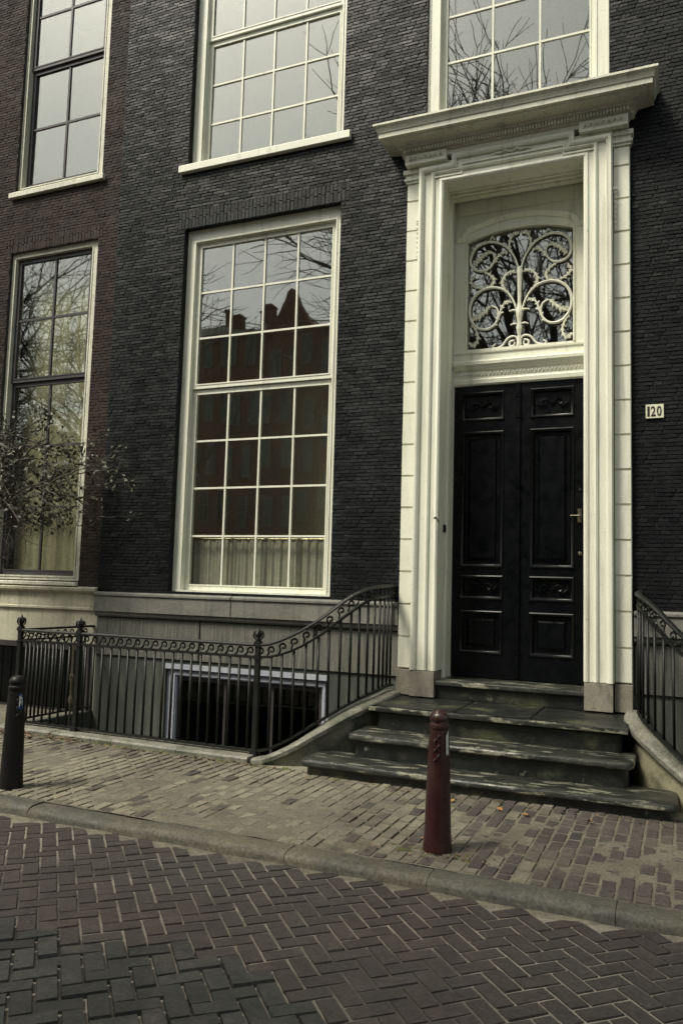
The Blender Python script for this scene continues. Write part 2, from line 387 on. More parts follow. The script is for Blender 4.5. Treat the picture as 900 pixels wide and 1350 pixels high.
# ------------------------------------------------------------------ window builder
PANE = MB().box(-.5, .5, -.5, .5, -.5, .5).mesh('pane'); PANE.materials.append(M['glass'])
def pleats(x0, x1, z0, z1, y, amp, wl, seed):
    b = MB(); r = random.Random(seed); n = int((x1 - x0) / .012); nz = 4; P = []
    ph = [r.uniform(0, 6.28) for _ in range(3)]
    for j in range(nz + 1):
        z = z0 + (z1 - z0) * j / nz
        for i in range(n + 1):
            x = x0 + (x1 - x0) * i / n
            yy = amp * (.6 * math.sin(2 * math.pi * x / wl + ph[0] + .3 * j) + .4 * math.sin(2 * math.pi * x / (wl * .43) + ph[1]))
            P.append((x, y + yy, z))
    b.v = P
    for j in range(nz):
        for i in range(n): a = j * (n + 1) + i; b.f.append((a, a + 1, a + n + 2, a + n + 1))
    return b
def window(house, op, yf, fw, g, cols, sashes, fm, sm, sill, curtain=None, mw=.022, room=True, lab=None):
    """op = opening; fw = frame width; g = (x0, x1) glass; sashes = [(z_lo, z_hi, rows)] bottom to top"""
    x0, x1, z0, z1 = op; si = .06                                  # sash stile width
    a0, a1, b0, b1 = g[0] - si, g[1] + si, sashes[0][0] - si - .01, sashes[-1][1] + si
    f = MB().ring(x0, x1, z0, z1, a0, a1, b0, b1, yf, yf + .17)
    f.ring(x0 + .001, x1 - .001, z0 + .001, z1 - .001, x0 + .022, x1 - .022, z0 + .022, z1 - .022, yf - .010, yf - .0005)
    f.ring(a0 - .020, a1 + .020, b0 - .020, b1 + .020, a0 - .002, a1 + .002, b0 - .002, b1 + .002, yf - .008, yf - .0005)
    w_ = f.build('window', fm, house)
    if lab: w_['label'] = lab
    if sill: MB().slab([(x0 - sill[0], yf + .02), (x0 - sill[0], sill[1]), (x1 + sill[0], sill[1]), (x1 + sill[0], yf + .02)], z0 - sill[2], z0 - .002, .01).build('sill', fm, w_)
    for k, (s0, s1, rows) in enumerate(sashes):
        ys = yf + (.045 if k else .075)
        lo = s0 - (.06 if k else si + .01); hi = s1 + (si if k == len(sashes) - 1 else .055)
        if k: lo = s0 - .055
        s = MB().ring(a0 + .001, a1 - .001, lo, hi, g[0], g[1], s0, s1, ys, ys + .04)
        s.ring(g[0] - .014, g[1] + .014, s0 - .014, s1 + .014, g[0] + .001, g[1] - .001, s0 + .001, s1 - .001, ys - .006, ys - .0005)
        ph, pw = (s1 - s0) / rows, (g[1] - g[0]) / cols
        for i in range(1, cols): s.box(g[0] + i * pw - mw / 2, g[0] + i * pw + mw / 2, ys + .004, ys + .034, s0, s1)
        for j in range(1, rows):
            for i in range(cols):
                s.box(g[0] + i * pw + (mw / 2 if i else 0), g[0] + (i + 1) * pw - (mw / 2 if i < cols - 1 else 0), ys + .006, ys + .032, s0 + j * ph - mw / 2, s0 + j * ph + mw / 2)
        s.build('sash', sm, w_)
        for i in range(cols):
            for j in range(rows):
                inst('pane', PANE, w_, (g[0] + (i + .5) * pw, ys + .020, s0 + (j + .5) * ph),
                     (R_.gauss(0, .0028), 0, R_.gauss(0, .0028)), (pw - .004, .003, ph - .004))
    if curtain == 'net':
        pleats(g[0] - .02, g[1] + .02, sashes[0][0] - .03, 2.10, yf + .19, .016, .115, 3).build('curtain', M['curtain'], w_, smooth=True)
        MB().tube([(g[0] - .05, yf + .185, 2.115), (g[1] + .05, yf + .185, 2.115)], .008, 6).build('curtain_rod', M['brass'], w_)
    elif curtain == 'blind':
        pleats(g[0] - .03, g[1] + .03, sashes[0][0] - .03, sashes[-1][1] + .03, yf + .26, .012, .3, 5).build('curtain', M['blind'], w_, smooth=True)
    if room:
        yb = yf + 1.5; b = MB()
        X0, X1, Z0, Z1, Y0 = a0 - .5, a1 + .5, b0 - .55, b1 + .3, .365
        b.quad((X0, yb, Z0), (X1, yb, Z0), (X1, yb, Z1), (X0, yb, Z1)); b.quad((X0, Y0, Z0), (X0, yb, Z0), (X0, yb, Z1), (X0, Y0, Z1))
        b.quad((X1, yb, Z0), (X1, Y0, Z0), (X1, Y0, Z1), (X1, yb, Z1)); b.quad((X0, Y0, Z0), (X1, Y0, Z0), (X1, yb, Z0), (X0, yb, Z0))
        b.quad((X0, yb, Z1), (X1, yb, Z1), (X1, Y0, Z1), (X0, Y0, Z1))
        b.build('room_interior', M['room'], w_)
    return w_

# ------------------------------------------------------------------ road, pavement, kerb
def xypillow(b, cx, cy, ang, L, W, z0, z1, c=.006, t=0, u=0):
    n = len(b.v); ca, sa = math.cos(ang), math.sin(ang)
    def P(x, y, z): return (cx + x * ca - y * sa, cy + x * sa + y * ca, z)
    l, w_ = L / 2, W / 2
    b.v += [P(-l, -w_, z0), P(l, -w_, z0), P(l, w_, z0), P(-l, w_, z0),
            P(-l + c, -w_ + c, z1 - t - u), P(l - c, -w_ + c, z1 + t - u), P(l - c, w_ - c, z1 + t + u), P(-l + c, w_ - c, z1 - t + u)]
    b.f += [tuple(n + i for i in q) for q in ((4, 5, 6, 7), (0, 1, 5, 4), (1, 2, 6, 5), (2, 3, 7, 6), (3, 0, 4, 7), (3, 2, 1, 0))]
def grid_sheet(x0, x1, y0, y1, st, zf):
    b = MB(); nx, ny = int((x1 - x0) / st), int((y1 - y0) / st)
    for j in range(ny + 1):
        for i in range(nx + 1):
            x, y = x0 + (x1 - x0) * i / nx, y0 + (y1 - y0) * j / ny; b.v.append((x, y, zf(x, y)))
    for j in range(ny):
        for i in range(nx): a = j * (nx + 1) + i; b.f.append((a, a + 1, a + nx + 2, a + nx + 1))
    return b
def wob(x, y, s=1.0, k=0):
    return (math.sin(x * 2.1 * s + 1.3 + k) + math.sin(y * 3.3 * s + x * 1.7 * s + k * 2) + math.sin((x - y) * 4.9 * s + .7 + k) * .6 + math.sin((x * 9.1 + y * 7.3) * s + k) * .4) / 3

ROADZ = -.072
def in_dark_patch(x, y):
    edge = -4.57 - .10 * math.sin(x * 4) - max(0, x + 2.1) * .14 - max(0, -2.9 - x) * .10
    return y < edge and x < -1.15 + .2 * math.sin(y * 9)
KY0, KY1 = -3.335, -3.165                                             # kerb stones
road = grid_sheet(-9.2, 2.6, -6.8, KY0 + .01, .06, lambda x, y: ROADZ + .010 * wob(x, y, .8) - .0025 + .0022 * wob(x, y, 7) - (.010 if in_dark_patch(x, y) else 0)).build('road', M['joint_sand'], kind='structure')
MB().box(-40, -9.2, -11.5, KY0, ROADZ - .3, ROADZ).box(2.6, 40, -11.5, KY0, ROADZ - .3, ROADZ).box(-9.2, 2.6, -11.5, -6.8, ROADZ - .3, ROADZ).build('street_ground', M['quay'], kind='structure')

Wk = .0965
setts = []
ca = math.cos(math.radians(43)); sa = math.sin(math.radians(43))
for i in range(-110, 60):
    for j in range(-110, 60):
        k = (i - j) % 4                                              # 2:1 herringbone: one horizontal and one upright klinker per four cells
        if k == 0: cx, cy, a = i + 1.0, j + .5, 0.0
        elif k == 3: cx, cy, a = i + .5, j + 1.0, math.pi / 2
        else: continue
        X, Y = (cx * ca - cy * sa) * Wk - 2.0, (cx * sa + cy * ca) * Wk - 4.3
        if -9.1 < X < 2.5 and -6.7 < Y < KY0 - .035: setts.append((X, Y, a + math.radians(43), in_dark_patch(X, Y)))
big = big300(setts, lambda s: (s[0], s[1], ROADZ), lambda s: 1)
um = {}
for dk in (False, True):
    u_ = MB(); xypillow(u_, 0, 0, 0, 2 * Wk - .0085, Wk - .0085, -.03, 0, .004); me = u_.mesh('sett'); me.materials.append(M['sett_dark' if dk else 'sett']); um[dk] = me
rest = {False: MB(), True: MB()}
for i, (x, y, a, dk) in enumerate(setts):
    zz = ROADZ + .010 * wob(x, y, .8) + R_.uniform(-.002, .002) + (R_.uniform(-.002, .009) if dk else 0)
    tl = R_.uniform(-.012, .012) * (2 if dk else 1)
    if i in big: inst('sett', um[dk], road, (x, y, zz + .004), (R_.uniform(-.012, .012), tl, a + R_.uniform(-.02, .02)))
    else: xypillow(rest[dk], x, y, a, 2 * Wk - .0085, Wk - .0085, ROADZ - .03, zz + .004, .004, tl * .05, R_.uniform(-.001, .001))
rest[False].build('remaining_setts', M['sett'], road, kind='stuff')
rest[True].build('remaining_dark_setts', M['sett_dark'], road, kind='stuff')

# gutter: dust gathered along the kerb
grid_sheet(-9.2, 2.6, KY0 - .32, KY0 + .012, .03, lambda x, y: ROADZ + .004 - .24 * max(0, (KY0 - .03 - y)) * (1 + .7 * wob(x, y, 1.5)) + .006 * wob(x, y, 5)).build('gutter_dust', M['dirt'], kind='structure')
# pavement sheet of dirt, in places higher than the bricks it carries
PY1 = -1.36
def dirt_z(x, y):
    worn = max(0.0, min(1.0, (-.3 - x) / 1.6)) * .7 + .3
    mid = max(0.0, min(1.0, (-1.75 - y) / .35))
    return -.005 + .0075 * worn * mid * (.62 + .8 * wob(x, y, 2.3)) + .003 * wob(x, y, 6)
pav = grid_sheet(-10.2, 2.6, KY1, PY1, .04, dirt_z).build('pavement', M['dirt'], kind='structure')
bricks = []
PW, PL = .092, .190
nx = int(12.6 / PW)
for i in range(nx):
    x = -10.1 + (i + .5) * PW; y = KY1 - (PL / 2 if i % 2 else 0)
    while y < PY1:
        a, b_ = max(y, KY1 + .003), min(y + PL, PY1)
        if b_ - a > .04: bricks.append((x, (a + b_) / 2, b_ - a))
        y += PL
big = big300(bricks, lambda s: (s[0], s[1], 0), lambda s: s[2])
pu = MB(); xypillow(pu, 0, 0, 0, 1, 1, -.03, 0, .05); pm = pu.mesh('paving_brick'); pm.materials.append(M['paver']); pm2 = pu.mesh('paving_brick'); pm2.materials.append(M['paver_plain'])
rest_, rest2 = MB(), MB()
for i, (x, y, L_) in enumerate(bricks):
    zz = .002 + .006 * wob(x, y, 1.1, 4) + R_.uniform(-.004, .004); gap = R_.uniform(.010, .016)
    rx, ry, rz = R_.uniform(-.02, .02), R_.uniform(-.03, .03), R_.uniform(-.03, .03)
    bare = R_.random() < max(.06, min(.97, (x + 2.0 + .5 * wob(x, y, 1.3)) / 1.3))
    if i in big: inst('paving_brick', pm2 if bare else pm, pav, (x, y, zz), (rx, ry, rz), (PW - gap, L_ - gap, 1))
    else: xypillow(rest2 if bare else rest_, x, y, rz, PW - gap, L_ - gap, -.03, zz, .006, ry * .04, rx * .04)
rest_.build('remaining_dusty_bricks', M['paver'], pav, kind='stuff'); rest2.build('remaining_bare_bricks', M['paver_plain'], pav, kind='stuff')
MB().box(-40, -10.2, KY1, 0, -.3, 0).box(2.6, 40, KY1, 0, -.3, 0).build('far_pavement', M['quay'], kind='structure')
MB().box(-10.2, -6.62, PY1, .02, -.3, -.004).build('side_pavement', M['dirt'], kind='structure')
kerb = empty('kerb', 'long granite kerb of end to end stones between pavement and road', 'kerb'); kerb['kind'] = 'structure'
del kerb['category']
x = -10.2
while x < 2.6:
    L_ = R_.uniform(.85, 1.15); e = min(x + L_, 2.6); q = R_.uniform(-.006, .006)
    prof = [(0, -.18), (.003, -.040), (.012, -.020), (.030, -.006), (.060, .001), (.16, .003), (.178, -.004), (.178, -.18)]
    xs = [x + .0015 + (e - x - .003) * t / 24 for t in range(25)]
    MB().sweep([(xx, KY0 - .003 + .003 * wob(xx, 0, 4), q + .0025 * wob(xx, 1, 3)) for xx in xs], [(-p[0], p[1]) for p in prof]).build('kerb_stone', M['kerb'], kerb, smooth=True)
    x = e
# quay behind the camera, canal and far bank
MB().box(-80, 40, -13.2, -11.5, -2.2, -.02).build('near_quay', M['quay'], kind='structure')
MB().box(-80, 40, -28.5, -13.2, -2.4, -1.5).build('canal_water', M['water'], kind='structure')
MB().box(-80, 40, -36, -28.5, -2.2, 0).build('far_quay', M['quay'], kind='structure')
MB().box(-600, 600, -600, 600, -3.2, -2.6).build('ground', M['quay'], kind='structure')

# ------------------------------------------------------------------ the black brick house
WX0, WX1, WTOP = -6.52, 2.6, 10.6
main_op = (-5.50, -3.445, 1.485, 5.855)
up_op = (-5.50, -3.445, 6.655, 9.7)
up2_op = (-2.476, -.615, 6.50, 9.7)
bay = (-2.655, -.42, .30, 6.06)                                       # door surround
base_op = (-5.50, -3.44, -.75, .60)
house = empty('black_brick_house', 'tall canal house of black painted brick with cream sash windows and doorway', 'house')
wall_mesh(WX0, WX1, 1.44, WTOP, [main_op, up_op, up2_op, bay], 0, .36).build('wall', M['black_mortar'], house)
sold1 = (-5.60, -3.345, 5.856, 6.08)
lay_bricks(house, courses(WX0, WX1, 1.452, 9.62, [main_op, up_op, up2_op, bay], [sold1]), 0, M['black_brick'])
wall_mesh(WX0, WX1, -1.25, 1.16, [base_op, bay, (2.0, 2.0, 0, 0)], .03, .40).build('basement_wall', M['streaked'], house)
# stone band under the window, its drip mould and joints
for a, b_ in ((WX0, -4.62), (-4.612, -2.66), (-.415, 1.2), (1.208, 2.6)):
    MB().sweep([(a + .003, .035, 0), (b_ - .003, .035, 0)], [(0, 1.158), (.055, 1.165), (.07, 1.185), (.07, 1.215), (.095, 1.225), (.095, 1.40), (.11, 1.415), (.11, 1.435), (.07, 1.452), (0, 1.462)]).build('sill_band', M['stone'], house)
MB().box(WX0, WX1, .36, 9, WTOP - .25, WTOP).box(WX0 + .01, WX0 + .3, .41, 9, -1.2, WTOP - .25).box(WX1 - .3, WX1 - .01, .41, 9, -1.2, WTOP - .25).box(WX0, WX1, 9, 9.3, -1.2, WTOP).build('house_shell', M['far_brown'], house)

window(house, main_op, .085, .1, (-5.325, -3.595), 4, [(1.575, 3.835, 4), (3.955, 5.645, 3)], M['white'], M['white'], None, 'net')
window(house, up_op, .085, .1, (-5.315, -3.595), 4, [(6.735, 8.265, 3), (8.385, 9.55, 2)], M['white'], M['white'], (.10, -.06, .095))
window(house, up2_op, .03, .1, (-2.285, -.81), 3, [(6.74, 8.33, 3), (8.45, 9.55, 2)], M['white'], M['white'], None)
DULL = PANE.copy(); DULL.materials.clear(); DULL.materials.append(M['dull_glass'])
# basement window and its frame, in the area
bw = MB().ring(base_op[0], base_op[1], base_op[2], base_op[3], -5.37, -3.53, -.66, .52, .07, .22)
bw.ring(-5.42, -3.49, -.70, .565, -5.385, -3.515, -.665, .535, .055, .069)
bwo = bw.build('basement_window', M['grey_paint'], house)
MB().ring(-5.37, -3.53, -.66, .52, -5.32, -3.58, -.61, .47, .11, .15).box(-4.76, -4.73, .115, .145, -.61, .47).box(-4.16, -4.13, .115, .145, -.61, .47).build('sash', M['sash_dark'], bwo)
for x in (-5.04, -4.445, -3.855): inst('pane', DULL, bwo, (x, .13, -.07), (R_.gauss(0, .004), 0, R_.gauss(0, .004)), (.55, .003, 1.07))
MB().box(-5.6, -3.3, 1.8, 1.85, -.9, .8).box(-5.65, -5.6, .41, 1.8, -.9, .8).box(-3.3, -3.25, .41, 1.8, -.9, .8).box(-5.6, -3.3, .41, 1.8, .8, .85).build('room_interior', M['room'], bwo)
for a, b_ in ((WX0, -5.05), (-5.044, -3.62), (-3.614, -2.66), (-.415, 1.1), (1.106, 2.6)):
    MB().pillow(a + .003, b_ - .003, .705, 1.155, .029, .008, .006).build('base_course', M['streaked_light'], house)
MB().box(-5.50, -3.44, .022, .045, .602, .66).build('basement_lintel', M['grey_paint'], house)

# ---- door surround
FY = -.12
sur = empty('door_surround', '', ''); del sur['label']; del sur['category']; sur.parent = house
XC = -1.54
OX0, OX1 = -2.237, -.843
# quoin strips beside the architrave
for sx in (-1, 1):
    xo, xi = (-2.655, -2.50) if sx < 0 else (-.578, -.425)
    nb = 16; z = .80
    zt = [.80] + [1.116 + .3262 * k for k in range(15)] + [5.87]
    for a, b_ in zip(zt[:-1], zt[1:]):
        if b_ - a < .1: continue
        MB().pillow(xo, xi, a + .004, b_ - .004, .02, -.065 + R_.uniform(-.002, .002), .007).build('quoin_block', M['white'], sur)
    MB().box(xo + .006, xi - .001, -.05, .36, .80, 5.88).build('quoin_backing', M['white'], sur)
    # small capital on the strip
    cp = MB()
    for (e, za, zb) in ((.010, 5.88, 5.905), (.026, 5.905, 5.93), (.012, 5.93, 5.975), (.034, 5.975, 6.02)):
        cp.box(xo - e, xi + (e if sx > 0 else 0), -.065 - e, .03, za, zb)
    cp.build('capital', M['white'], sur)
    # plinth stones
    MB().pillow(xo - .006, xi + (.0 if sx < 0 else .006), .54, .798, .02, -.085, .008).build('plinth_block', M['plinth_stone'], sur)
    a, b_ = (-2.498, OX0) if sx < 0 else (OX1, -.580)
    MB().pillow(a, b_, .54, .80, .345, FY - .035, .008).build('plinth_block', M['plinth_stone'], sur)
# architrave: flat field, inner fillets, ears, outer moulding
fld = MB()
fld.box(-2.50, OX0, FY, .10, .80, 5.80); fld.box(OX1, -.578, FY, .10, .80, 5.80); fld.box(-2.50, -.578, FY, .10, 5.80, 6.03)
fld.box(-2.12, -.96, FY - .001, .09, 6.03, 6.09)
fld.build('architrave', M['white'], sur)
UPY = Vector((0, -1, 0))
def vmould(path, prof, name, m=M['white'], parent=sur, smooth=True):
    return MB().sweep([(x, FY, z) for x, z in path], prof, up=UPY).build(name, m, parent, smooth=smooth)
inn = [(OX0, .80), (OX0, 5.80), (OX1, 5.80), (OX1, .80)]              # travel up the left side: side axis = +x (into the opening)
vmould(inn, [(-.002, -.03), (-.002, .010), (-.018, .020), (-.034, .018), (-.046, .008), (-.050, -.01)], 'inner_bead')
vmould(inn, [(-.095, -.01), (-.095, .016), (-.112, .026), (-.128, .016), (-.130, -.01)], 'middle_bead')
ear = [(-2.47, .80), (-2.47, 5.955), (-2.125, 5.955), (-2.125, 6.055), (-.955, 6.055), (-.955, 5.955), (-.61, 5.955), (-.61, .80)]
vmould(ear, [(.026, -.01), (.026, .022), (.012, .036), (-.006, .044), (-.022, .040), (-.028, .02), (-.028, -.01)], 'outer_moulding')
ear2 = [(-2.37, 5.868), (-2.05, 5.868), (-2.05, 5.965), (-1.03, 5.965), (-1.03, 5.868), (-.71, 5.868)]
vmould(ear2, [(-.008, -.01), (-.008, .012), (.008, .014), (.010, -.01)], 'ear_fillet')
# carved sprig in the middle of the head
sp = MB()
for s in (-1, 1):
    sp.tube([(XC + s * .01, FY - .012, 6.0), (XC + s * .06, FY - .02, 6.018), (XC + s * .11, FY - .016, 6.0), (XC + s * .16, FY - .012, 6.012), (XC + s * .2, FY - .006, 6.0)], [.012, .01, .012, .008, .003], 5)
    for k in range(4): sp.tube([(XC + s * (.03 + k * .045), FY - .01, 5.995), (XC + s * (.045 + k * .045), FY - .018, 6.022 - .03 * (k % 2))], [.008, .003], 4)
sp.build('carved_sprig', M['white'], sur, smooth=True)
# stepped reveal down to the door frame
rv = MB()
def jamb(b, x0, x1, zt, y0, y1, t=.12, zb=.70):
    b.box(x0 - t, x0, y0, y1, zb, zt + t); b.box(x1, x1 + t, y0, y1, zb, zt + t); b.box(x0, x1, y0, y1, zt, zt + t)
jamb(rv, OX0 + .001, OX1 - .001, 5.79, .10, .20); jamb(rv, OX0 + .006, OX1 - .006, 5.765, .20, .29); 
rv.build('reveal', M['white'], sur)
vm = [(OX0 + .0, .71), (OX0 + .0, 5.775), (OX1 - .0, 5.775), (OX1 - .0, .71)]
MB().sweep([(x, .15, z) for x, z in vm], [(-.02, -.03), (.012, -.022), (.020, -.004), (.010, .014), (-.02, .018)], up=UPY).build('reveal_bead', M['white'], sur, smooth=True)
# carved blocks, dentils, cornice
for a, b_ in ((-2.645, -2.20), (-.88, -.435)):
    MB().box(a, b_, FY - .055, .02, 6.032, 6.135).build('frieze_block', M['white'], sur)
    cv = MB()
    for k in range(7):
        cx = a + .06 + k * (b_ - a - .12) / 6
        cv.tube([(cx - .022, FY - .058, 6.065), (cx - .006, FY - .076, 6.10 + .008 * (k % 2)), (cx + .018, FY - .066, 6.09), (cx + .012, FY - .06, 6.062)], [.006, .011, .010, .005], 5)
    cv.build('frieze_carving', M['white'], sur, smooth=True)
MB().box(-2.20, -.88, FY - .02, .02, 6.091, 6.135).build('frieze_fillet', M['white'], sur)
cx0, cx1 = -2.61, -.47
cpath = [(cx0, .02, 0), (cx0, FY, 0), (cx1, FY, 0), (cx1, .02, 0)]
prof = [(-.05, 6.136), (.035, 6.136), (.050, 6.150), (.050, 6.158), (.062, 6.158), (.062, 6.196), (.092, 6.200), (.102, 6.212), (.105, 6.228), (.125, 6.242), (.165, 6.252), (.215, 6.256), (.215, 6.262),
        (.262, 6.262), (.262, 6.312), (.272, 6.316), (.276, 6.330), (.286, 6.356), (.306, 6.376), (.312, 6.380), (.312, 6.402), (.300, 6.410), (-.05, 6.475)]
cor = MB().sweep(cpath, [(q[0], q[1]) for q in prof]).build('cornice', M['white_dirty'], house, smooth=False)
dm = MB().box(-.0088, .0088, 0, .035, -.016, .016).mesh('dentil'); dm.materials.append(M['white']); n = 74
for k in range(n): inst('dentil', dm, cor, (cx0 - .05 + (cx1 - cx0 + .10) * (k + .5) / n, FY - .090, 6.177))
for s, x in ((-1, cx0), (1, cx1)):
    for k in range(4): inst('dentil', dm, cor, (x + s * .088, FY + .012 + k * .03, 6.177), (0, 0, -s * math.pi / 2 + math.pi))
MB().box(cx0 - .28, cx1 + .28, -.30, .0, 6.474, 6.482).build('lead_cap', M['lead'], cor)
MB().box(-2.49, -.60, -.05, .04, 6.476, 6.56).build('window_ledge', M['white_dirty'], cor)
# husk drops
for x in (-2.522, -.557):
    h_ = MB()
    for k in range(8):
        r = .015 - .0008 * k; z = 5.435 - k * .05
        h_.lathe([(.003, -.045), (r, -.026), (r * 1.1, -.012), (.004, 0)], 8, x, -.088, z)
    h_.box(x - .018, x + .018, -.10, -.06, 5.44, 5.465)
    h_.build('husk_drop', M['white'], sur, smooth=True)
# ---- inner door frame, transom and fanlight
DY = .35
dfr = MB()
X0, X1 = OX0 - .06, OX1 + .06
dfr.box(X0, OX0 + .020, DY - .03, DY + .12, .70, 5.85); dfr.box(OX1 - .020, X1, DY - .03, DY + .12, .70, 5.85)
dfr.box(OX0 + .020, OX1 - .020, DY - .03, DY + .12, 5.62, 5.85)
dfr.build('door_frame', M['white'], sur)
tr = MB(); tx0, tx1 = OX0 + .0205, OX1 - .0205
tr.sweep([(tx0, DY + .1, 0), (tx1, DY + .1, 0)], [(0, 3.745), (.115, 3.745), (.13, 3.76), (.135, 3.80), (.12, 3.815), (.12, 3.90), (.14, 3.91), (.155, 3.935), (.175, 3.955), (.178, 3.985), (.16, 4.005), (.10, 4.01), (0, 4.01)])
tro = tr.build('transom', M['white'], sur)
lf = MB()
for k in range(34):
    x = tx0 + .03 + k * (tx1 - tx0 - .06) / 33
    lf.tube([(x - .014, DY - .022, 3.835), (x + .002, DY - .032, 3.862), (x + .014, DY - .022, 3.885)], [.003, .008, .003], 4)
lf.build('leaf_band', M['white'], tro)
# fanlight panel with a curved head
FX0, FX1, FB = -2.085, -.995, 4.135
def arch_z(x):
    t = (x - XC) / (FX1 - XC)
    return 5.41 - .095 * abs(t) ** 2.4
pn = MB(); N_ = 24
px0, px1 = tx0, tx1
ys0, ys1 = DY - .015, DY + .05
pn.box(px0, px1, ys0, ys1, 4.011, FB); pn.box(px0, FX0, ys0, ys1, FB, 5.62); pn.box(FX1, px1, ys0, ys1, FB, 5.62)
for k in range(N_):
    a, b_ = FX0 + (FX1 - FX0) * k / N_, FX0 + (FX1 - FX0) * (k + 1) / N_
    za, zb = arch_z(a), arch_z(b_)
    pn.quad((a, ys0, za), (b_, ys0, zb), (b_, ys0, 5.62), (a, ys0, 5.62)); pn.quad((a, ys1, za), (b_, ys1, zb), (b_, ys0, zb), (a, ys0, za))
fan = pn.build('fanlight', M['white'], house)
MB().sweep([(px0, ys0, FB - .035), (px1, ys0, FB - .035)], [(0, -.012), (.014, -.008), (.016, .008), (0, .014)]).build('bottom_bead', M['white'], fan)
hood = [(FX0 - .14, 5.345), (FX0 - .055, 5.345), (FX0 - .035, 5.36), (FX0 - .02, 5.40), (FX0 + .01, 5.435), (FX0 + .07, 5.458)] + \
       [(XC + t * .38, 5.535 - .055 * abs(t) ** 2.2) for t in (-.9, -.6, -.3, 0, .3, .6, .9)] + \
       [(FX1 - .07, 5.458), (FX1 - .01, 5.435), (FX1 + .02, 5.40), (FX1 + .035, 5.36), (FX1 + .055, 5.345), (FX1 + .14, 5.345)]
hood = [(max(px0 + .002, min(px1 - .002, x)), z) for x, z in hood]
MB().sweep([(x, ys0, z) for x, z in hood], [(.024, -.002), (.020, .014), (.004, .022), (-.012, .034), (-.028, .040), (-.034, .030), (-.034, -.002)], up=UPY).build('hood_mould', M['white'], fan, smooth=True)
MB().sweep([(FX0, ys0, FB), (FX0, ys0, arch_z(FX0))] + [(x, ys0, arch_z(x)) for x in [FX0 + (FX1 - FX0) * k / 16 for k in range(1, 16)]] + [(FX1, ys0, arch_z(FX1)), (FX1, ys0, FB)],
           [(.0, -.01), (.0, .012), (-.012, .016), (-.022, .008), (-.024, -.002)], up=UPY).build('inner_edge', M['white'], fan, smooth=True)
inst('pane', PANE, fan, ((FX0 + FX1) / 2, DY + .04, (FB + 5.45) / 2), (.002, 0, 0), (FX1 - FX0 + .05, .004, 5.45 - FB + .05))
SCR = {
 'big': ([(0.015, 4.969), (0.043, 5.069), (0.089, 5.158), (0.154, 5.235), (0.236, 5.283), (0.333, 5.305), (0.438, 5.278), (0.502, 5.209), (0.526, 5.12), (0.502, 5.044), (0.439, 4.997), (0.359, 4.996), (0.294, 5.043), (0.266, 5.115), (0.288, 5.176), (0.35, 5.192)], .0125, 0),
 'lt': ([(0.318, 5.194), (0.369, 5.176), (0.414, 5.142), (0.45, 5.102), (0.482, 5.067)], .014, 1),
 'low': ([(0.03, 4.528), (0.059, 4.619), (0.116, 4.715), (0.198, 4.778), (0.311, 4.798), (0.415, 4.771), (0.492, 4.697), (0.527, 4.597), (0.519, 4.489), (0.472, 4.402), (0.401, 4.355), (0.313, 4.354), (0.243, 4.411), (0.22, 4.493), (0.239, 4.569), (0.296, 4.599)], .0135, 0),
 'll': ([(0.32, 4.583), (0.365, 4.537), (0.416, 4.497), (0.461, 4.479), (0.499, 4.478)], .016, 1),
 's1': ([(0.364, 4.978), (0.312, 4.938), (0.273, 4.895), (0.274, 4.844), (0.319, 4.81), (0.399, 4.793)], .012, 1),
 's2': ([(0.415, 4.805), (0.471, 4.828), (0.514, 4.873), (0.51, 4.927), (0.482, 4.94)], .011, 1),
 'bt': ([(0.263, 5.078), (0.237, 5.123), (0.191, 5.164), (0.135, 5.162)], .012, 1),
 'he': ([(0.054, 4.938), (0.103, 4.945), (0.164, 4.892), (0.183, 4.832), (0.165, 4.777), (0.133, 4.73)], .013, 1),
 'up': ([(0.097, 5.166), (0.113, 5.241), (0.088, 5.332), (0.051, 5.366), (0.013, 5.352)], .012, 1),
 'bl': ([(0.256, 4.387), (0.211, 4.477), (0.184, 4.565), (0.138, 4.628), (0.079, 4.612)], .012, 1),
 'ft': ([(0.016, 4.188), (0.032, 4.237), (0.082, 4.246), (0.128, 4.219), (0.173, 4.159), (0.241, 4.135), (0.277, 4.154), (0.244, 4.183)], .010, 0),
 'cu': ([(0.046, 4.202), (0.095, 4.189), (0.092, 4.143), (0.053, 4.151), (0.046, 4.185)], .011, 0),
 'ta': ([(0.496, 4.408), (0.455, 4.345), (0.436, 4.272), (0.452, 4.204), (0.499, 4.182), (0.524, 4.221)], .012, 1),
 't1': ([(0.019, 4.521), (0.068, 4.527), (0.106, 4.519)], .010, 0),
 't2': ([(0.02, 4.375), (0.061, 4.381), (0.091, 4.368)], .009, 0),
 'ri': ([(0.268, 5.321), (0.293, 5.361), (0.317, 5.317)], .008, 0)}
def smooth_path(P, k=3):
    out = []
    for i in range(len(P) - 1):
        p0, p1, p2, p3 = P[max(i - 1, 0)], P[i], P[i + 1], P[min(i + 2, len(P) - 1)]
        for s in range(k):
            t = s / k
            out.append(tuple(.5 * ((2 * b) + (-a + c) * t + (2 * a - 5 * b + 4 * c - d) * t * t + (-a + 3 * b - 3 * c + d) * t ** 3) for a, b, c, d in zip(p0, p1, p2, p3)))
    return out + [P[-1]]
GY = DY + .012
stem = MB().lathe([(.030, 4.137), (.026, 4.20), (.018, 4.26), (.028, 4.30), (.034, 4.34), (.020, 4.38), (.026, 4.42), (.036, 4.47), (.040, 4.52), (.026, 4.55), (.018, 4.60), (.022, 4.75), (.027, 4.90), (.032, 4.95), (.026, 4.985), (.008, 4.995)], 8, XC, GY, 0)
stem.build('grille_stem', M['white'], fan, smooth=True)
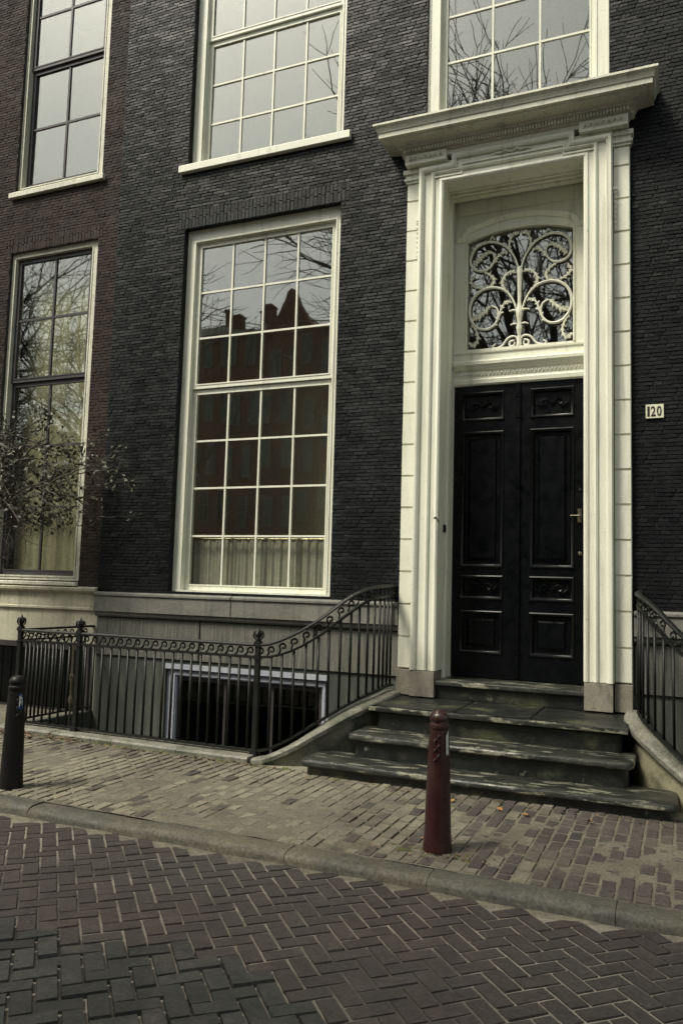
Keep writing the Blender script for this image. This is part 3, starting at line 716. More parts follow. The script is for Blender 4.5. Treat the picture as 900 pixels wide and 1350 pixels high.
for key, (P, r, lump) in SCR.items():
    for s in (-1, 1):
        b = MB(); Q = smooth_path([(XC + s * x, GY, z) for x, z in P])
        n = len(Q)
        rr = [r * (1.22 if not lump else .95) * (.55 + .45 * math.sin(math.pi * min(1, (i + 2) / n * 1.1) * .9)) for i in range(n)]
        b.tube(Q, rr, 6)
        if lump:
            for i in range(0, n - 1, 2):
                p, q = Vector(Q[i]), Vector(Q[i + 1]); d = (q - p).normalized(); nn = Vector((-d.z, 0, d.x)) * s
                for sg in (-1, 1):
                    ll = r * (3.3 if (sg > 0) == (i % 4 == 0) else 2.3) * (.6 + .4 * math.sin(math.pi * (i + 1) / n)); w_ = r * 1.9
                    tip = p + nn * sg * ll + d * ll * .55
                    v0 = len(b.v); b.v += [tuple(p - d * w_), tuple(p + d * w_ * 1.1), tuple(tip), tuple(p + nn * sg * ll * .45 + d * w_ * .3 + Vector((0, -r * 1.15, 0))), tuple(p + nn * sg * ll * .4 + Vector((0, r * .6, 0)))]
                    b.f += [(v0, v0 + 1, v0 + 3), (v0 + 1, v0 + 2, v0 + 3), (v0 + 2, v0, v0 + 3), (v0, v0 + 1, v0 + 4), (v0 + 1, v0 + 2, v0 + 4), (v0 + 2, v0, v0 + 4)]
        b.build('grille_scroll', M['white'], fan, smooth=True)
# room behind the fanlight and hall
MB().box(-2.6, -.5, 2.4, 2.45, .3, 6).box(-2.65, -2.6, .47, 2.4, .3, 6).box(-.5, -.45, .47, 2.4, .3, 6).box(-2.6, -.5, .47, 2.4, 6, 6.05).build('hall_interior', M['room'], house)
# ---- door leaves
for s in (-1, 1):
    xa, xb = (tx0 + .003, XC - .004) if s < 0 else (XC + .004, tx1 - .003)
    c0, c1 = (XC - .575, XC - .178) if s < 0 else (XC + .138, XC + .535)
    if s < 0: c0, c1 = XC - .575, XC - .165
    d = MB()
    pans = [(3.385, 3.655), (1.855, 3.235), (1.525, 1.735), (.975, 1.375)]
    zs = [.72] + [q for p in reversed(pans) for q in p] + [3.742]
    d.box(xa, c0, DY, DY + .055, .72, 3.742); d.box(c1, xb, DY, DY + .055, .72, 3.742)
    for k in range(0, len(zs), 2): d.box(c0, c1, DY, DY + .055, zs[k], zs[k + 1])
    leaf = d.build('door_leaf', M['door'], house)
    for k, (za, zb) in enumerate(pans):
        p = MB().pillow(c0 - .001, c1 + .001, za - .001, zb + .001, DY + .04, DY + .028, .004)
        if k in (1, 3): p.pillow(c0 + .055, c1 - .055, za + .055, zb - .055, DY + .029, DY + .004, .026)
        p.build('door_panel', M['door'], leaf)
        # bolection moulding round the panel
        pth = [(c0, DY, za), (c0, DY, zb), (c1, DY, zb), (c1, DY, za)]
        MB().sweep(pth, [(.022, -.028), (.016, -.006), (.006, .010), (-.008, .016), (-.018, .010), (-.020, -.001)], closed=True, up=UPY).build('panel_moulding', M['door'], leaf, smooth=True)
    for (zc, sc, nn) in ((3.52, 1.0, 5), (1.63, .95, 5)):
        o = MB(); cx = (c0 + c1) / 2
        for q in (-1, 1):
            o.tube(smooth_path([(cx, DY + .018, zc - .03 * sc), (cx + q * .04, DY + .01, zc + .03), (cx + q * .09, DY + .012, zc + .035), (cx + q * .105, DY + .012, zc), (cx + q * .075, DY + .01, zc - .02), (cx + q * .06, DY + .014, zc + .008)]), .009, 5)
            o.tube(smooth_path([(cx + q * .09, DY + .014, zc - .045), (cx + q * .13, DY + .01, zc - .02), (cx + q * .16, DY + .012, zc + .01), (cx + q * .15, DY + .012, zc + .04)]), [.004, .007, .010, .010, .009, .008, .007, .006, .006, .004][:10], 5)
            o.tube([(cx + q * .02, DY + .012, zc + .05), (cx + q * .05, DY + .008, zc + .07), (cx + q * .07, DY + .014, zc + .06)], [.004, .009, .004], 5)
        o.lathe([(.002, 0), (.016, .004), (.018, .012), (.004, .02)], 8, cx, DY + .012, zc - .008)
        o.build('carved_ornament', M['door'], leaf, smooth=True)
    if s > 0:
        a = MB().box(XC - .022, XC + .022, DY - .022, DY - .001, .74, 3.735)
        for zz in (.98, 1.86, 2.55, 2.65, 3.38, 3.6):
            a.box(XC - .030, XC + .030, DY - .030, DY - .001, zz, zz + .018); a.box(XC - .027, XC + .027, DY - .027, DY - .001, zz + .03, zz + .042)
        a.build('meeting_strip', M['door'], leaf)
        hx = -.945
        MB().tube([(hx - .07, DY - .05, 2.357), (hx + .01, DY - .05, 2.357), (hx + .012, DY, 2.357)], [.008, .009, .011], 8).box(hx - .006, hx + .03, DY - .006, DY - .0005, 2.29, 2.43).build('door_handle', M['brass'], leaf, smooth=True)
        MB().tube([(hx + .015, DY, 1.985), (hx + .015, DY - .014, 1.985), (hx + .015, DY - .022, 1.985)], [.02, .02, .012], 10).build('lock_plate', M['brass'], leaf, smooth=True)
        MB().tube([(hx + .015, DY, 2.62), (hx + .015, DY - .010, 2.62)], [.016, .015], 10).build('upper_lock', M['iron'], leaf, smooth=True)
# doorbell on the left reveal
MB().box(OX0 + .001, OX0 + .020, .06, .105, 2.175, 2.255).box(OX0 + .020, OX0 + .025, .072, .093, 2.20, 2.225).build('doorbell', M['iron'], house)
MB().tube([(OX0 - .04, FY - .016, 2.30), (OX0 - .02, FY - .03, 2.315), (OX0 + .004, FY - .024, 2.285), (OX0 + .01, FY, 2.26)], .005, 5).build('bell_wire', M['iron'], house)
# house number
plate = MB().pillow(-.303, -.145, 3.218, 3.352, -.012, -.024, .004).build('number_plate', M['plate'], house)
plate['label'] = 'cream enamel house number plate reading 120 on black brick'
def glyph(ch, x, z, h, parent):
    cu = bpy.data.curves.new('digit', 'FONT'); cu.body = ch; cu.size = 1; cu.extrude = .02; cu.offset = .018
    to = bpy.data.objects.new('tmp', cu); C.objects.link(to)
    me = bpy.data.meshes.new_from_object(to.evaluated_get(bpy.context.evaluated_depsgraph_get())); bpy.data.objects.remove(to)
    xs = [v.co.x for v in me.vertices]; zs = [v.co.y for v in me.vertices]
    kx, kz = .040 / (max(xs) - min(xs)) if ch != '1' else .020 / (max(xs) - min(xs)), h / (max(zs) - min(zs))
    x_, z_ = min(xs), min(zs)
    for v in me.vertices: v.co = Vector((x + (v.co.x - x_) * kx, -.0255 - v.co.z * .05, z + (v.co.y - z_) * kz))
    me.materials.append(M['digit']); me.name = 'digit'
    o = bpy.data.objects.new('digit', me); C.objects.link(o); o.parent = parent
for ch, x in (('1', -.288), ('2', -.257), ('0', -.206)): glyph(ch, x, 3.238, .094, plate)

# ------------------------------------------------------------------ the brown neighbour house
NX0, NX1, NY = -10.2, -6.522, .03
nb = empty('brown_brick_house', 'narrow brown brick house with dark sash windows left of the black house', 'house')
n1 = (-8.33, -6.85, 1.56, 5.965); n2 = (-8.33, -6.85, 6.81, 10.3)
wall_mesh(NX0, NX1, 1.49, WTOP, [n1, n2], NY, NY + .33).build('wall', M['brown_mortar'], nb)
lay_bricks(nb, courses(NX0, NX1, 1.50, 10.1, [n1, n2], [(-8.40, -6.78, 5.967, 6.16)]), NY, M['brown_brick'])
MB().box(NX0, NX1, NY, NY + .33, -1.25, 1.22).build('plaster_base', M['cream_plaster'], nb)
for a, b_ in ((NX0, -8.1), (-8.094, NX1)):
    MB().sweep([(a + .003, NY, 0), (b_ - .003, NY, 0)], [(0, 1.22), (.030, 1.222), (.030, 1.245), (.018, 1.255), (.018, 1.42), (.045, 1.43), (.075, 1.455), (.080, 1.485), (.03, 1.50), (0, 1.505)]).build('sill_band', M['cream_plaster'], nb)
MB().box(NX0, NX1, NY + .33, 9, WTOP - .25, WTOP).box(NX0, NX0 + .3, .41, 9, -1.2, WTOP - .25).box(NX1 - .3, NX1 - .001, .41, 9, -1.2, WTOP - .25).box(NX0, NX1, 9, 9.3, -1.2, WTOP).build('house_shell', M['far_brown'], nb)
cel = MB().ring(-8.46, -6.585, -.02, .80, -8.40, -6.645, .02, .735, NY - .045, NY - .002).build('shade_frame', M['sash_dark'], nb)  # near-black boards added here to stand for deep shade low on the wall
for k in range(12):
    xa = -8.40 + k * (1.755 / 12)
    MB().pillow(xa + .003, xa + 1.755 / 12 - .003, .022, .733, NY - .004, NY - .030 - R_.uniform(0, .003), .004).build('shade_board', M['door'], cel)
window(nb, n1, NY + .05, .1, (-8.215, -7.035), 2, [(1.70, 4.135, 3), (4.245, 5.835, 2)], M['white_dirty'], M['sash_dark'], (.0, -.03, .05), 'blind', mw=.030)
window(nb, n2, NY + .05, .1, (-8.215, -7.035), 2, [(6.975, 8.575, 2), (8.685, 10.15, 2)], M['white_dirty'], M['sash_dark'], (.06, -.03, .08), None, mw=.030)
MB().box(-40, NX0 - .01, .05, 9, -1.2, WTOP - 1).build('adjoining_facade', M['far_brown'], nb)

# ------------------------------------------------------------------ steps
steps = empty('stone_steps', 'three worn bluestone steps with flanking cheek walls up to the black door', 'steps', loc=(XC, -1, 0))
steps.location = (0, 0, 0)
def rounded(x0, x1, y0, y1, r, worn=0.0):
    P = []
    for cx, cy, a0 in ((x0 + r, y0 + r, 180), (x1 - r, y0 + r, 270)):
        if a0 == 270 and worn:
            n = int((x1 - x0 - 2 * r) / .045)
            P += [(x0 + r + (x1 - x0 - 2 * r) * k / n, y0 + worn * (.8 * abs(wob(x0 + k * .045, y0, 4)) + R_.uniform(0, .5))) for k in range(1, n)]
        for k in range(6): t = math.radians(a0 + 90 * k / 5); P.append((cx + r * math.cos(t), cy + r * math.sin(t)))
    return P + [(x1, y1), (x0, y1)]
ST = [(-3.03, -.05, -1.505, .125, .0), (-2.71, -.36, -1.215, .325, .125), (-2.63, -.42, -.89, .533, .325)]
for i, (x0, x1, y0, z, zb) in enumerate(ST):
    st = MB().slab(rounded(x0 + .05, x1 - .05, y0 + .045, .0 if i == 2 else y0 + .75, .06), zb - (.25 if i == 0 else .02), z - .055, .003).build('riser', M['bluestone'], steps)
    th = .058
    if i == 2:
        cuts = [x0, -1.86, -1.20, x1]
        for a, b_ in zip(cuts[:-1], cuts[1:]):
            poly = rounded(a + .002, b_ - .002, y0, .30, .004, .007)
            MB().slab(poly, z - th, z + R_.uniform(-.002, .002), .014).build('landing_slab', M['bluestone'], steps)
    else:
        b = MB().slab(rounded(x0, x1, y0, y0 + .5, .07, .009), z - th, z, .020)
        b.v = [(q[0], q[1], q[2] - (.009 * math.exp(-((q[0] - XC) / .7) ** 2) + .003 * wob(q[0], 2, 5)) * max(0, 1 - (q[1] - y0) / .4) * (1 if q[2] > z - .03 else .3)) for q in b.v]
        b.build('tread', M['tread'], steps, smooth=True)
# worn pale arris of the landing
MB().sweep([(ST[2][0] + (ST[2][1] - ST[2][0]) * k / 40, ST[2][2] + .003 + .004 * wob(k * .055, 0, 4), .532 + .003 * wob(k * .055, 1, 3)) for k in range(41)], [(-.004, -.052), (.006, -.045), (.010, -.02), (.004, -.004), (-.012, .0015), (-.016, -.02)]).build('landing_edge', M['tread'], steps, smooth=True)
MB().slab([(-2.30, .345), (-2.30, -.135), (-.80, -.135), (-.80, .345)], .66, .712, .014).build('door_sill', M['tread'], steps, smooth=True)
MB().slab([(-2.27, .345), (-2.27, -.095), (-.83, -.095), (-.83, .345)], .535, .659, .004).build('sill_riser', M['bluestone'], steps)

# the swooping plan shared by cheek walls, coping and railing
TS = [0, .2, .4, .6, .8, 1.0, 1.35, 1.7, 2.0]
TOPZ = [1.036, 1.12, 1.287, 1.483, 1.581, 1.611, 1.618, 1.622, 1.63]
LOWZ = [.925, .985, 1.137, 1.335, 1.472, 1.504, 1.511, 1.515, 1.517]
BOTZ = [.080, .185, .354, .50, .584, .618, .626, .628, .622]
def plan(s):
    if s <= 1: t = s * math.pi / 2; return -3.6 + .88 * math.sin(t), -.35 - .85 * math.cos(t)
    return -2.72, -.35 + (s - 1) * .33
def lerp(s, Z):
    s = max(0, min(2, s))
    for i in range(len(TS) - 1):
        if s <= TS[i + 1]:
            a = (s - TS[i]) / (TS[i + 1] - TS[i])
            z0, z1 = Z[i], Z[i + 1]
            m0 = (Z[i + 1] - Z[i - 1]) / (TS[i + 1] - TS[i - 1]) if i else 0
            m1 = (Z[i + 2] - Z[i]) / (TS[i + 2] - TS[i]) if i + 2 < len(TS) else 0
            h = TS[i + 1] - TS[i]
            return (2 * a ** 3 - 3 * a * a + 1) * z0 + (a ** 3 - 2 * a * a + a) * h * m0 + (-2 * a ** 3 + 3 * a * a) * z1 + (a ** 3 - a * a) * h * m1
    return Z[-1]
SS = [k / 14 for k in range(29)]
LX = -6.57
def straight_y(x): return -1.2 + .05 * max(0, (-3.6 - x) / 3)
def curve_pts(Z, dz=0, mirror=False, off=0.0, s0=0):
    P = []
    for s in SS:
        if s < s0: continue
        x, y = plan(s); e = .001; xa, ya = plan(min(s + e, 2)); xb, yb = plan(max(s - e, 0)); d = Vector((xa - xb, ya - yb)).normalized()
        x += d.y * off; y -= d.x * off                                # off > 0: towards the street and the steps
        if mirror: x = 2 * XC - x
        P.append((x, min(y, -.005 if mirror is None else y), lerp(s, Z) + dz))
    return P
for mir in (False, True):
    sg = -1 if mir else 1
    # cheek wall below the coping: thin curved wall
    b = MB(); top = curve_pts(BOTZ, -.085, mir, .075); n = len(top)
    for (x, y, z) in top: b.v += [(x, y, -1.2), (x, y, max(z, -.02))]
    inn_ = curve_pts(BOTZ, -.085, mir, -.06)
    for (x, y, z) in inn_: b.v += [(x, y, -1.2), (x, y, max(z, -.02))]
    for i in range(n - 1):
        b.f.append((2 * i, 2 * i + 2, 2 * i + 3, 2 * i + 1)); k = 2 * n
        b.f.append((k + 2 * i, k + 2 * i + 1, k + 2 * i + 3, k + 2 * i + 2)); b.f.append((2 * i + 1, 2 * i + 3, k + 2 * i + 3, k + 2 * i + 1))
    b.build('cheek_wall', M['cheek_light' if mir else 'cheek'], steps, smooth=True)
    cp = [(.080, -.05), (.082, -.015), (.072, .0), (.055, .008), (-.060, .010), (-.075, .0), (-.08, -.05)]
    P = curve_pts(BOTZ, -.058, mir, .040)
    MB().sweep(P, [(q[0] * sg, q[1]) for q in cp]).build('coping', M['coping'], steps, smooth=True)

# ------------------------------------------------------------------ basement area (light well)
area = MB()
area.box(LX, -2.62, -1.32, .03, -1.35, -1.25)
area.box(LX, -3.6, -1.30, -1.09, -1.25, -.012)
area.box(LX - .06, LX + .05, -1.09, .03, -1.25, .03)
area.build('basement_area', M['streaked'], kind='structure')
MB().box(-.5, 2.6, -1.32, .03, -1.35, -1.25).box(.52, 2.6, -1.30, -1.12, -1.25, -.012).build('right_basement_area', M['streaked'], kind='structure')
kb = empty('area_kerb', 'low mossy stone kerb carrying the iron railing along the pavement', 'stone kerb')
def kerbrun(xa, xb, n, par):
    for k in range(n):
        a, b_ = xa + (xb - xa) * k / n, xa + (xb - xa) * (k + 1) / n
        q = [(.150, -.06), (.152, .030), (.135, .048), (-.085, .050), (-.10, -.06)]
        MB().sweep([(a + .003, straight_y(a) - .01, R_.uniform(-.003, .003)), (b_ - .003, straight_y(b_) - .01, R_.uniform(-.003, .003))], q).build('kerb_block', M['coping'], par, smooth=True)
kerbrun(LX - .1, -3.60, 4, kb)
kb2 = empty('area_kerb', 'short stone kerb right of the steps at the picture edge', 'stone kerb')
def straight_y2(x): return -1.2
for a, b_ in ((.52, 1.5), (1.5, 2.6)):
    MB().sweep([(a + .003, -1.21, 0), (b_ - .003, -1.21, 0)], [(.150, -.06), (.152, .030), (.135, .048), (-.085, .050), (-.10, -.06)]).build('kerb_block', M['coping'], kb2, smooth=True)
MB().box(-3.62, .54, -1.36, -1.10, -.3, -.012).build('footing', M['cheek'], kind='structure')

# ------------------------------------------------------------------ railings
BARH = .84
def scroll_mesh():
    P = [(-.060, 0, -.044), (-.044, 0, -.034)]
    for k in range(9): t = math.radians(205 - 360 * k / 8 * 1.02); r = .037 - .024 * k / 8; P.append((.006 + r * math.cos(t), 0, .001 + r * math.sin(t)))
    return P
def make_railing(label, mir, x_far, posts, ret):
    rl = empty('iron_railing', label, 'railing')
    def MX(x): return 2 * XC - x if mir else x
    tops, lows, bots = [(MX(x_far), straight_y(x_far), 1.036)], [(MX(x_far), straight_y(x_far), .925)], [(MX(x_far), straight_y(x_far), .080)]
    tops += curve_pts(TOPZ, 0, mir); lows += curve_pts(LOWZ, 0, mir); bots += curve_pts(BOTZ, 0, mir)
    q = lambda w_, h_: [(-w_, -h_), (w_, -h_), (w_, h_), (-w_, h_)]
    MB().sweep(tops, [(-.028, -.014), (.028, -.014), (.030, .002), (.015, .015), (-.015, .015), (-.030, .002)]).build('top_rail', M['iron'], rl, smooth=True)
    MB().sweep(lows, q(.016, .012)).build('frieze_rail', M['iron'], rl); MB().sweep(bots, q(.018, .011)).build('bottom_rail', M['iron'], rl)
    barm = MB().tube([(0, 0, 0), (0, 0, 1)], .0125, 6).mesh('baluster'); barm.materials.append(M['iron'])
    for p in barm.polygons: p.use_smooth = len(p.vertices) == 4
    stub = MB().tube([(0, 0, -.075), (0, 0, 0)], .008, 5).mesh('foot_stub'); stub.materials.append(M['iron'])
    scm = MB().tube(scroll_mesh(), .0095, 4, cap=False).mesh('scroll'); scm.materials.append(M['iron'])
    # walk the whole rail at an even pitch
    dense = [(x_far + (-3.6 - x_far) * k / 200, None, 0) for k in range(200)]
    pts = [(x, straight_y(x), 0.0) for x, _, _ in dense] + [(*plan(k / 150), k / 150) for k in range(301)]
    acc = 0; nxt = .06; pitch = .108
    for (x0, y0, s0), (x1, y1, s1) in zip(pts[:-1], pts[1:]):
        L_ = math.hypot(x1 - x0, y1 - y0)
        while acc + L_ >= nxt and L_ > 0:
            t = (nxt - acc) / L_; x, y, s = x0 + (x1 - x0) * t, y0 + (y1 - y0) * t, s0 + (s1 - s0) * t
            zb, zt, zT = lerp(s, BOTZ), lerp(s, LOWZ), lerp(s, TOPZ)
            if not any(abs(x - px) < .045 for px in posts):
                inst('baluster', barm, rl, (MX(x), y, zb), (R_.gauss(0, .003), R_.gauss(0, .003), 0), (1, 1, zt - zb))
            a = math.atan2(y1 - y0, x1 - x0)
            sl = math.atan2(lerp(min(s + .02, 2), TOPZ) - lerp(max(s - .02, 0), TOPZ), .04 * 1.35) if s > .02 else 0
            o = inst('scroll', scm, rl, (MX(x) + (0), y, (zt + zT) / 2), (0, -sl, a), (1, 1, 1))
            if mir: o.rotation_euler = (0, sl, -a); o.scale = (-1, 1, 1)
            acc_d = nxt; nxt += pitch
        acc += L_
    for px in posts:
        py = straight_y(px)
        p = MB()
        p.box(MX(px) - .022, MX(px) + .022, py - .022, py + .022, .03, 1.06)
        for (e, za, zb) in ((.034, .03, .09), (.030, .905, .925), (.032, 1.03, 1.06), (.026, 1.06, 1.075)): p.box(MX(px) - e, MX(px) + e, py - e, py + e, za, zb)
        po = p.build('post', M['iron'], rl)
        f = MB().lathe([(.018, 0), (.026, .012), (.014, .022), (.030, .040), (.038, .062), (.030, .084), (.016, .094), (.012, .104), (.006, .116), (.002, .13)], 10, MX(px), py, 1.075)
        for k in range(4):
            t = k * math.pi / 2 + .4; c_, s_ = math.cos(t), math.sin(t)
            f.tube([(MX(px) + c_ * .02, py + s_ * .02, 1.08), (MX(px) + c_ * .046, py + s_ * .046, 1.12), (MX(px) + c_ * .040, py + s_ * .040, 1.16), (MX(px) + c_ * .01, py + s_ * .01, 1.17)], [.006, .008, .007, .004], 4)
        f.build('finial', M['iron'], po, smooth=True)
    if ret:
        xr = x_far; ya = straight_y(xr)
        for nm, z, pr in (('top_rail', 1.036, q(.026, .011)), ('frieze_rail', .925, q(.014, .009)), ('bottom_rail', .080, q(.016, .009))):
            MB().sweep([(xr, ya + .03, z), (xr, .02, z)], pr).build(nm, M['iron'], rl)
        for k in range(1, 10):
            y = ya + k * .115
            inst('baluster', barm, rl, (xr, y, .08), (0, 0, 0), (1, 1, .845)); inst('scroll', scm, rl, (xr, y, .98), (0, 0, math.pi / 2))
    return rl
RL = make_railing('long black iron railing with scroll frieze sweeping up left of the steps', False, LX, [LX + .02, -5.735, -3.62], True)
make_railing('black iron railing with scroll frieze right of the steps', True, -5.6, [-3.62, -5.55], False)
# bright turned stay bar standing behind the second post
MB().lathe([(.012, -.02), (.012, .26), (.020, .28), (.026, .31), (.020, .34), (.013, .36), (.012, .50), (.022, .52), (.026, .55), (.020, .58), (.012, .60), (.011, .90)], 8, -6.0, -.95, 0).build('turned_stay', M['brass'], RL, smooth=True)

# ------------------------------------------------------------------ bollards
def bollard(label, x, y, m, H=.845, dark=False):
    b = empty('bollard', label, 'bollard', 'cast iron bollards along the kerb', loc=(x, y, 0))
    pr = [(.090, -.05), (.090, .02), (.086, .05), (.082, .12), (.077, .30), (.0705, .50), (.063, .68), (.058, .735)]
    MB().lathe(pr, 24).build('shaft', m, b, smooth=True)
    MB().lathe([(.056, .734), (.063, .740), (.065, .752), (.063, .764), (.055, .770), (.053, .782), (.060, .790), (.061, .800), (.056, .820), (.043, .836), (.022, .845), (.004, .847)], 24).build('cap', m, b, smooth=True)
    aim = math.atan2(CAMY - y, 0 - x) - (.18 if not dark else -.35)
    for k in range(3):
        z = .685 - k * .058; r = .0648 + (.685 - z) * .05
        cr = MB()
        for s in (-1, 1):
            pts = []
            for t in (-1, -.5, 0, .5, 1): a = aim + s * t * .27; pts.append((r * math.cos(a), r * math.sin(a), z + t * .022))
            cr.tube(pts, .0075, 5)
        cr.build('cross_emblem', m, b, smooth=True)
    return b
b1 = bollard('dark red cast iron bollard in front of the stone steps', -1.405, -2.855, M['red'])
pp = MB(); aim = math.atan2(CAMY + 2.855, 1.405) + .62
for k in range(5):
    a = aim + .28 * k / 4
    for z in (.60, .70): pp.v.append((.0745 * math.cos(a) * (1.01 - .06 * (z - .6) * 9), .0745 * math.sin(a) * (1.01 - .06 * (z - .6) * 9), z + (.035 * k / 4 if z > .65 else -.02 * (k % 2))))
for k in range(4): pp.f.append((2 * k, 2 * k + 2, 2 * k + 3, 2 * k + 1))
pp.build('torn_sticker', M['paper'], b1)
b2 = bollard('near black bollard with blue sticker at the left picture edge', -4.72, -3.0, M['bollard_dark'], dark=True)
pp = MB(); aim = math.atan2(CAMY + 3.0, 4.72) + .25
for k in range(5):
    a = aim + .5 * k / 4
    for z, r in ((.60, .073), (.71, .0655)): pp.v.append((r * math.cos(a), r * math.sin(a), z))
for k in range(4): pp.f.append((2 * k, 2 * k + 2, 2 * k + 3, 2 * k + 1))
st = pp.build('blue_sticker', M['blue_sticker'], b2)
wh = MB()
for (a, z, hh) in ((aim + .10, .62, .075), (aim + .22, .64, .03), (aim + .22, .675, .02), (aim + .36, .63, .05)):
    r = .0745; wh.tube([(r * math.cos(a), r * math.sin(a), z), (.068 * math.cos(a), .068 * math.sin(a), z + hh)], .0045, 4)
wh.build('sticker_print', M['paper'], b2)

# ------------------------------------------------------------------ shrub by the neighbour's window
shrub = empty('leafy_shrub', 'sparse leafy shrub reaching across the brown house window', 'shrub', loc=(0, 0, 0))
rs = random.Random(11); br = MB(); tips = []
def grow(p, d, L_, r, lv):
    n = 4; pts = [p]; q = p
    for k in range(n):
        d = (d + Vector((rs.gauss(0, .22), rs.gauss(0, .16), rs.gauss(0, .20)))).normalized()
        q = q + d * L_ / n; pts.append(q)
    br.tube([tuple(a) for a in pts], [r * (1 - .12 * k) for k in range(n + 1)], 5 if lv < 2 else 3, cap=False)
    for a in pts[1:]:
        if lv >= 2: tips.append((a, d))
    if lv < 4:
        for k in range(rs.choice((2, 3, 3)) if lv < 3 else 2):
            a = pts[rs.randint(1, n)]
            nd = (d + Vector((rs.uniform(-.9, .9), rs.uniform(-.5, .5), rs.uniform(-.8, .75)))).normalized()
            grow(a, nd, L_ * rs.uniform(.55, .8), r * .6, lv + 1)
root = Vector((-8.55, -.75, 0))
for e, z0 in ((Vector((-7.5, -.70, 2.55)), .5), (Vector((-7.35, -.62, 3.0)), .55), (Vector((-7.9, -.66, 3.35)), .5), (Vector((-6.95, -.7, 2.65)), .5)):
    mid = Vector((-8.45 + rs.uniform(-.1, .1), -.72, 1.5))
    pts = smooth_path([tuple(root), tuple(mid), tuple((mid + e) / 2 + Vector((0, 0, .2))), tuple(e)])
    br.tube(pts, [.028 * (1 - .5 * k / len(pts)) for k in range(len(pts))], 6, cap=False)
    pv = Vector(pts[-1]); dv = Vector((1, 0, .12)).normalized()
    for k in (4, 6, 7, 8, len(pts) - 1):
        grow(Vector(pts[min(k, len(pts) - 1)]), Vector((rs.uniform(.5, 1), rs.uniform(-.15, .15), rs.uniform(-.35, .6))).normalized(), .55, .012, 1)
    grow(pv, dv, .72, .013, 1); grow(pv, Vector((1, 0, -.25)).normalized(), .72, .013, 1)
br.build('branches', M['bark'], shrub)
lv = MB()
for a, d in tips:
    if a.x > -5.75 + .0 or a.z < 2.2 + max(0, (-6.9 - a.x)) * .1 or a.z > 3.75: continue
    for k in range(rs.choice((0, 1, 1, 2))):
        c = a + Vector((rs.gauss(0, .045), rs.gauss(0, .04), rs.gauss(0, .045)))
        u = Vector((rs.gauss(0, 1), rs.gauss(0, .6), rs.gauss(0, .7) - .3)).normalized(); v = u.orthogonal().normalized(); v.rotate(Matrix.Rotation(rs.uniform(0, 6.28), 3, u))
        L_, W_ = rs.uniform(.04, .08), rs.uniform(.012, .024)
        nrm = u.cross(v) * .006
        n = len(lv.v); lv.v += [tuple(c), tuple(c + u * L_ * .5 + v * W_ + nrm), tuple(c + u * L_), tuple(c + u * L_ * .5 - v * W_ + nrm)]; lv.f += [(n, n + 1, n + 2), (n, n + 2, n + 3)]
lv.build('leaves', M['leaf'], shrub, kind='stuff')

# ------------------------------------------------------------------ leaves and moss on the ground
rl_ = random.Random(5)
def leafm(m):
    b = MB(); b.v = [(-.03, 0, 0), (-.012, .016, .006), (.012, .017, .008), (.034, 0, .003), (.012, -.015, .009), (-.012, -.014, .004), (0, 0, -.001)]
    b.f = [(0, 6, 1), (1, 6, 2), (2, 6, 3), (3, 6, 4), (4, 6, 5), (5, 6, 0)]; me = b.mesh('fallen_leaf'); me.materials.append(m); return me
lm = leafm(M['dead_leaf']); lb = leafm(M['brown_leaf'])
for (x, y, z, lab) in ((-1.62, -1.72, .012, 'orange leaf on the paving left of the red bollard'), (-1.25, -1.78, .012, 'rust red leaf on the paving right of the red bollard'),
                       (-.62, -1.78, .012, 'bright orange leaf lying nearest the right end of the bottom step'), (-1.05, -1.84, .012, 'yellow brown leaf on the paving below the bottom step'),
                       (-1.52, -2.72, .012, 'curled leaf at the left foot of the red bollard')):
    o = inst('fallen_leaf', lm, None, (x, y, z), (rl_.uniform(-.3, .3), rl_.uniform(-.3, .3), rl_.uniform(0, 6)), (1.1, 1.1, 1.3)); o['label'] = lab; o['category'] = 'leaf'
lit = MB()
def add_leaf(x, y, z, s):
    n = len(lit.v); r = Matrix.Rotation(rl_.uniform(0, 6.28), 3, 'Z') @ Matrix.Rotation(rl_.uniform(-.5, .5), 3, 'X')
    for p in lm.vertices: lit.v.append(tuple(r @ (p.co * s) + Vector((x, y, z))))
    lit.f.extend(tuple(n + i for i in f) for f in ((0, 6, 1), (1, 6, 2), (2, 6, 3), (3, 6, 4), (4, 6, 5), (5, 6, 0)))
for k in range(230): add_leaf(min(-5.5, rl_.gauss(-6.5, .5)), -1.36 - abs(rl_.gauss(0, .14)), .014 + rl_.uniform(0, .02), rl_.uniform(.6, 1.1))
for k in range(60): add_leaf(rl_.uniform(-5.5, -3.2), -1.40 - abs(rl_.gauss(0, .05)), .012, rl_.uniform(.4, .8))
for k in range(50): add_leaf(rl_.uniform(-3.0, -.1), -1.56 - abs(rl_.gauss(0, .06)), .012, rl_.uniform(.3, .7))
for k in range(26): add_leaf(-1.40 + rl_.gauss(0, .2), -2.95 + rl_.gauss(0, .08), .012, rl_.uniform(.3, .6))
lit.build('leaf_litter', M['brown_leaf'], kind='stuff')
ms = MB()
def tuft(x, y, z, r):
    n = len(ms.v); k = 7; ms.v.append((x, y, z + r * .45))
    for i in range(k): t = 6.283 * i / k; q = r * rl_.uniform(.6, 1.2); ms.v.append((x + q * math.cos(t), y + q * .7 * math.sin(t), z - .004))
    for i in range(k): ms.f.append((n, n + 1 + i, n + 1 + (i + 1) % k))
for k in range(170):
    x = rl_.uniform(-6.2, -3.1); tuft(x, straight_y(x) - .175 - abs(rl_.gauss(0, .02)), .0, rl_.uniform(.012, .035))
for k in range(60): tuft(-1.42 + rl_.gauss(0, .13), -2.86 - abs(rl_.gauss(0, .09)), .0, rl_.uniform(.012, .03))
